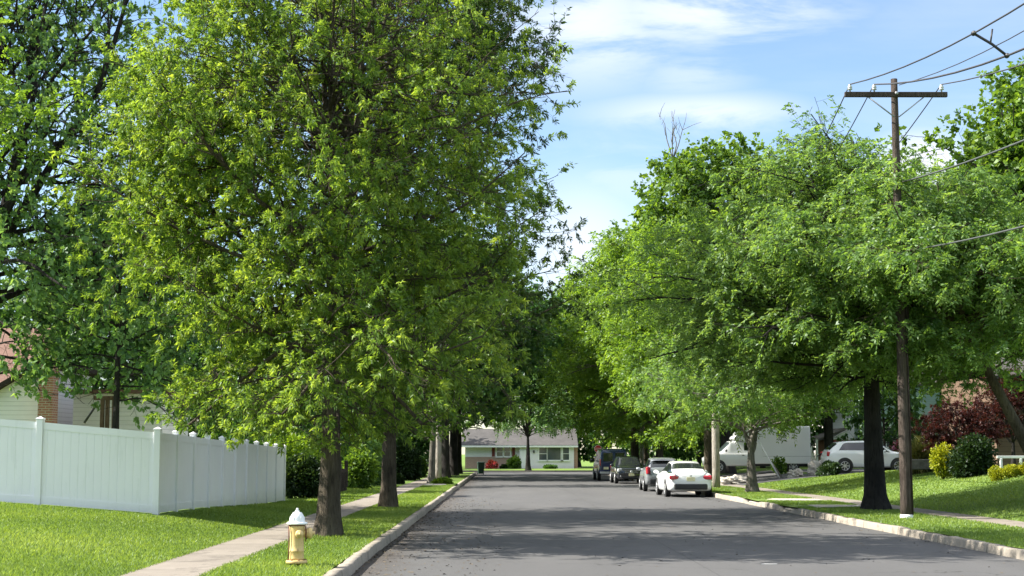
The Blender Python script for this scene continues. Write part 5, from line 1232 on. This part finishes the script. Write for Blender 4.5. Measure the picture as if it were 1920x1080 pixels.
def white_house():
    Y = 118.0; X = at_y(1600, 800, Y).x; zg = 1.0; r = empty("house", (X, Y, zg), "white two storey house behind the white suv", "house")
    def P(px, py, dy=0.0): v = at_y(px, py or 810, Y + dy); return v.x - X, v.z - zg
    x0, x1 = P(1556, 0)[0], P(1650, 0)[0]; H = 6.3
    MB().box(((x0 + x1) / 2, 4, H / 2), (x1 - x0, 8, H)).build("wall", M["siding_white"], r)
    gable_roof(r, x0, x1, 0, 8, H, H + 2.4, M["roof_grey"], 0.4)
    for px in (1572, 1622): window(r, P(px, 0)[0], 0, P(0, 775)[1] + 0.9, 0.9, 1.4)
    for px in (1580, 1615): window(r, P(px, 0)[0], 0, 1.5, 0.9, 1.3)
    xm = P(1588, 0)[0]; xp = P(1528, 0)[0]
    # low gabled porch in front, red below
    MB().box(((xp + xm) / 2, -3.0, 0.9), (xm - xp, 5.6, 1.8)).build("porch_wall", M["door_red"], r)
    zt = P(0, 806, -5.8)[1]; ze = P(0, 824, -5.8)[1]; xs = P(1556, 0, -5.8)[0]; xe = P(1590, 0, -5.8)[0]
    m = MB(); m.prism([(xs, ze), (xe, ze), (xe, zt)], -5.75, -0.02, "Y"); m.build("porch_gable", M["siding_pale"], r)
    m = MB(); xq = P(1530, 0, -5.8)[0]; m.prism([(xq, ze - 0.25), (xe + 0.1, zt + 0.04), (xe + 0.1, zt + 0.18), (xq, ze - 0.1)], -5.0, -0.03, "Y"); m.build("porch_roof", M["roof_grey"], r)
    for px in (1532, 1521): MB().box((P(px, 0, -5.8)[0], -5.6, ze / 2), (0.16, 0.16, ze), None, 0.01).build("porch_post", M["white_paint"], r)
white_house()
def mint_house():
    Y = 105.0; X = at_y(1690, 800, Y).x; zg = 1.1; r = empty("house", (X, Y, zg), "mint green sided house showing beside the power pole", "house")
    def P(px, py, dy=0.0): v = at_y(px, py or 810, Y + dy); return v.x - X, v.z - zg
    x0, x1 = P(1652, 0)[0], P(1830, 0)[0]
    MB().box(((x0 + x1) / 2, 4, 2.8), (x1 - x0, 8, 5.6)).build("wall", M["siding_mint"], r)
    gable_roof(r, x0, x1, 0, 8, 5.6, 7.8, M["roof_grey"], 0.3)
    for px in (1672, 1720): window(r, P(px, 0)[0], 0, 1.8, 0.9, 1.4)
mint_house()
def brown_house():
    Y = 66.0; X = at_y(1900, 830, Y).x; zg = 1.2; r = empty("house", (X, Y, zg), "brown house wall with a white railing beside the red leaved shrub", "house")
    def P(px, py, dy=0.0): v = at_y(px, py or 810, Y + dy); return v.x - X, v.z - zg
    x0 = P(1868, 0)[0]
    MB().box((x0 + 4, 4, 2.0), (8, 8, 4.0)).build("wall", M["siding_brown"], r)
    gable_roof(r, x0, x0 + 8, 0, 8, 4.0, 6.0, M["roof_brown"], 0.3)
    window(r, x0 + 2.6, 0, 1.7, 1.1, 1.2)
    zt = P(0, 856, -6)[1]
    rl = MB().box((P(1900, 0, -6)[0] + 0.6, -6, zt - 0.02), (2.6, 0.06, 0.10), None, 0.01).build("railing", M["white_paint"], r)
    for px in (1875, 1912): MB().box((P(px, 0, -6)[0], -6, zt / 2 - 0.1), (0.09, 0.09, zt - 0.15 + 0.2), None, 0.01).build("railing_post", M["white_paint"], rl)
brown_house()
def box_wall(px0, px1, py0, py1, Y, name, label, cat, mat):
    a, b = at_y(px0, py1, Y), at_y(px1, py0, Y); return tag(MB().box((0, 0.15, (b.z - a.z) / 2 - 0.1), (b.x - a.x, 0.5, b.z - a.z + 0.2), None, 0.04).build(name, mat, None, ((a.x + b.x) / 2, Y, a.z)), label, cat)
M["stone"] = m_plain("stone", (0.10, 0.095, 0.085), 0.9, 0.5, 5, bump=0.02); M["stone_pale"] = m_plain("stone_pale", (0.42, 0.39, 0.34), 0.9, 0.3, 4, bump=0.02)
box_wall(1706, 1768, 861, 871, 60.0, "garden_wall", "low dark stone edging of the planting bed behind the power pole", "wall", M["stone"])
def rock(px, py, Y, d, label, seed):
    c = at_y(px, py, Y); rng = random.Random(seed); b = bmesh.new(); bmesh.ops.create_icosphere(b, subdivisions=3, radius=0.5)
    for v in b.verts:
        n = v.co.normalized(); f = 1 + 0.22 * math.sin(5 * n.x + seed) * math.sin(4 * n.y - seed) + 0.14 * math.sin(9 * n.z + 2 * seed + n.x * 6); v.co = Vector((v.co.x * d[0] * f, v.co.y * d[1] * f, v.co.z * d[2] * f))
    me = bpy.data.meshes.new("boulder"); b.to_mesh(me); b.free(); me.materials.append(M["stone_pale"]); o = bpy.data.objects.new("boulder", me); COL.objects.link(o); o.location = (c.x, Y, float(z_right(c.x, Y)) + d[2] * 0.25)
    return tag(o, label, "boulder", "pale boulders in front of the driveway")
for px, py, Y, d, lab in ((1352, 888, 79.0, (1.0, 0.8, 0.55), "pale boulder under the cab of the box truck"), (1384, 884, 79.5, (1.5, 0.9, 0.6), "long pale boulder beside the cab of the box truck"), (1492, 872, 80, (0.8, 0.7, 0.6), "rounded pale boulder beside the cargo box"),
                          (1532, 866, 81, (1.1, 0.9, 1.1), "tallest pale boulder behind the suv tailgate")):
    rock(px, py, Y, d, lab, px * 0.37)

# ================================================================ shrubs
def shrub(name, label, loc, size, mat, n, leaf, seed, kind="broad", lumps=7, group=None, cat="shrub", stem="bark_dark", hollow=0.45, flower=None):
    """a mound of leaves in lumps over a few stems; size is its width, depth and height"""
    rng = np.random.default_rng(seed); root = empty(name, loc, label, cat, group)
    ln = rng.normal(0, 1, (lumps, 3)); ln = unit(ln); ln[:, 2] = np.clip(ln[:, 2] * 0.9, -0.62, 0.75)
    c = ln * 0.27 * rng.uniform(0.6, 1.1, (lumps, 1)); rad = rng.uniform(0.2, 0.31, lumps); li = rng.integers(0, lumps, n)
    v = unit(rng.normal(0, 1, (n, 3))); rr = rad[li] * (hollow + (1 - hollow) * rng.uniform(0, 1, n) ** 0.5)
    p = (c[li] + v * rr[:, None]) + np.array([0, 0, 0.42]); p[:, 2] = np.abs(p[:, 2]); P = p * np.array(size)
    d = unit(v + rng.normal(0, 0.6, v.shape) + np.array([0, 0, 0.25])); L = leaf * rng.uniform(0.6, 1.3, n); W = L * {"broad": 0.6, "star": 0.28, "blade": 0.06}[kind]
    V, F = leaf_quads(P, d, L, W, rng); tint = np.repeat(np.clip(0.35 + 0.35 * (p[:, 2] - 0.3) + rng.normal(0, 0.2, n) + rng.normal(0, 0.12, lumps)[li], 0, 1), 4)
    np_mesh("foliage", V, [F], mat, root, tint=tint)
    m = MB()
    for k in range(5):
        q = c[k % lumps] * np.array(size); m.tube([(0.03 * math.cos(k * 1.3), 0.03 * math.sin(k * 1.3), -0.1), (q[0] * 0.6, q[1] * 0.6, size[2] * 0.35), (q[0], q[1], size[2] * 0.6)], [0.03, 0.02, 0.01], 5)
    m.build("stem", M[stem], root)
    if flower:
        n2 = flower[1]; v = unit(rng.normal(0, 1, (n2, 3))); li = rng.integers(0, lumps, n2); p = c[li] + v * rad[li][:, None] * 1.03 + np.array([0, 0, 0.42]); p[:, 2] = np.abs(p[:, 2])
        V, F = leaf_quads(p * np.array(size), unit(v + rng.normal(0, 0.8, v.shape)), flower[2] * rng.uniform(0.6, 1.2, n2), flower[2] * rng.uniform(0.5, 0.9, n2), rng, 0.5); np_mesh("blossom", V, [F], flower[0], root, tint=np.repeat(rng.uniform(0, 1, n2), 4))
    return root
M["leaf_gold"] = m_leaf("golden_leaf", (0.13, 0.17, 0.012), (0.26, 0.29, 0.015), (0.42, 0.42, 0.03), 0.35, 0.015)
M["leaf_red"] = m_leaf("dark_red_leaf", (0.024, 0.006, 0.006), (0.05, 0.012, 0.012), (0.10, 0.03, 0.024), 0.35, 0.015)
M["leaf_hedge"] = m_leaf("hedge_leaf", (0.010, 0.022, 0.009), (0.020, 0.044, 0.014), (0.05, 0.085, 0.022), 0.25, 0.015)
M["leaf_straw"] = m_leaf("straw_blade", (0.07, 0.085, 0.025), (0.13, 0.13, 0.045), (0.22, 0.17, 0.08), 0.3, 0.015)
M["petal_pink"] = m_leaf("pink_petal", (0.40, 0.10, 0.20), (0.52, 0.18, 0.30), (0.62, 0.32, 0.42), 0.3, 0.03); M["petal_red"] = m_leaf("red_petal", (0.55, 0.04, 0.06), (0.62, 0.09, 0.10), (0.66, 0.20, 0.18), 0.3, 0.03)
M["leaf_fresh"] = m_leaf("fresh_leaf", (0.06, 0.125, 0.012), (0.115, 0.2, 0.018), (0.2, 0.3, 0.04), 0.45, 0.015)

def ground_at(x, y):
    return float(z_left(x, y)) if x < WL0 else float(z_right(x, y)) if x > WR1 else 0.15
def put(name, label, px, Y, wpx, top, mat, n, leaf, seed, depth=1.0, **k):
    """a shrub whose middle stands at that column of the street, as wide and as high as measured"""
    x = at_y(px, 850, Y).x; z = ground_at(x, Y); w = wpx / FPX * Y; h = at_y(px, top, Y).z - z
    return shrub(name, label, (x, Y, z - 0.1 * h), (w * 1.05, w * depth, h * 1.1), mat, n, leaf, seed, **k)
put("hedge", "dark evergreen hedge at the end of the white fence", 568, 53.0, 84, 836, M["leaf_hedge"], 9000, 0.12, 1, cat="hedge", lumps=12)
put("lilac_bush", "fresh green bush leaning over the dark hedge", 545, 56.0, 130, 792, M["leaf_fresh"], 4500, 0.17, 2, lumps=9)
put("garden_shrub", "fresh green shrub behind the picket fence", 672, 68.0, 66, 812, M["leaf_maple"], 4000, 0.17, 3, lumps=9)
put("garden_shrub", "bluish green shrub hanging over the pavement behind the second oak", 712, 74.0, 56, 800, M["leaf_blue"], 4000, 0.18, 4, lumps=9)
put("yew_bush", "nearly black evergreen bush in the shade across the pavement", 762, 92.0, 66, 795, M["leaf_hedge"], 6000, 0.2, 5, lumps=10)
put("yew_bush", "low rounded dark evergreen at the pavement edge", 748, 80.0, 26, 886, M["leaf_hedge"], 1800, 0.13, 6)
put("hosta_clump", "clump of broad leaved hostas round the slim maple", 832, 80.5, 34, 896, M["leaf_fresh"], 900, 0.24, 7, cat="plant")
put("garden_shrub", "round green shrub far along the pavement", 782, 104.0, 40, 850, M["leaf_maple"], 2500, 0.22, 15)
put("golden_shrub", "golden yellow upright shrub next to the dark rounded shrub", 1768, 55.5, 48, 818, M["leaf_gold"], 3200, 0.10, 8, lumps=8, depth=0.9)
put("dark_shrub", "dark green rounded shrub in front of the red leaved tree", 1826, 54.0, 112, 806, M["leaf_hedge"], 8000, 0.12, 9, lumps=12)
for i, (px, lab) in enumerate(((1868, "first of three golden round bushes, next to the dark shrub"), (1895, "middle one of three golden round bushes under the white railing"), (1921, "third golden round bush, cut off by the picture edge"))):
    put("round_bush", lab, px, 50.0, 30, 864, M["leaf_gold"], 2600, 0.055, 20 + i, group="golden round bushes under the railing", lumps=10, hollow=0.7)
put("ornamental_grass", "clump of tall straw tinted ornamental grass behind the power pole", 1735, 62.0, 70, 806, M["leaf_straw"], 2600, 0.7, 10, kind="blade", cat="plant")
put("rhododendron", "rhododendron with pink blossom behind the white suv hood", 1684, 86.0, 44, 816, M["leaf_deep"], 2200, 0.16, 11, flower=(M["petal_pink"], 900, 0.2))
put("garden_shrub", "dark low shrub at the tailgate of the white suv", 1556, 76.0, 44, 858, M["leaf_hedge"], 2400, 0.12, 12)
put("garden_shrub", "yellow green shrub against the white house", 1622, 104.0, 46, 812, M["leaf_fresh"], 2600, 0.2, 13)
put("garden_shrub", "small shrub in front of the cargo box", 1462, 88.0, 30, 850, M["leaf_maple"], 700, 0.16, 14)
put("azalea", "azalea covered in red pink flowers at the brick wall of the low house", 922, 169.0, 19, 859, M["leaf_deep"], 900, 0.22, 16, flower=(M["petal_red"], 1500, 0.22))
put("conifer_bush", "pointed green bush at the brick corner of the low house", 964, 169.0, 24, 851, M["leaf_maple"], 2000, 0.25, 17)
put("low_bush", "flat green bush before the white boards of the low house", 1030, 168.0, 26, 872, M["leaf_deep"], 1500, 0.22, 18)
put("low_bush", "dark low bush between the azalea and the pointed bush", 945, 169.5, 18, 871, M["leaf_hedge"], 1000, 0.22, 19)
B_ = at_y(1800, 860, 58.0)
tree("japanese_maple", "japanese maple with dark red leaves behind the golden shrub", (B_.x, 58.0, ground_at(B_.x, 58.0)), 3.3, 0.09,
     Env((B_.x, 58.0, ground_at(B_.x, 58.0)), [0.8, 1.1, 1.6, 2.1, 2.6, 3.0], [0.9, 1.4, 1.7, 1.6, 1.0, 0.2], seed=3), M["leaf_red"], M["bark_dark"], 5, "star", 0.10, 6.5, None, trunk_top=0.5, fork=(0.5, 5, 0.7, 1.8, 0.6),
     limbs=((18, 0.35, 0.98, 1.4, 0.8, 0.0),), br=3, tw=5, tw_len=0.3, droop=0.05)
B_ = at_y(1898, 800, 63.0)
tree("japanese_maple", "second dark red maple behind the slanting trunk", (B_.x, 63.0, ground_at(B_.x, 63.0)), 4.6, 0.09,
     Env((B_.x, 63.0, ground_at(B_.x, 63.0)), [1.2, 1.8, 2.6, 3.6, 4.2, 4.7], [0.9, 1.6, 2.0, 1.8, 1.2, 0.2], seed=9), M["leaf_red"], M["bark_dark"], 6, "star", 0.10, 5.5, None, trunk_top=0.5, fork=(0.5, 5, 0.7, 2.2, 0.6),
     limbs=((18, 0.35, 0.98, 1.4, 0.8, 0.0),), br=2.6, tw=4.5, tw_len=0.32, droop=0.05)
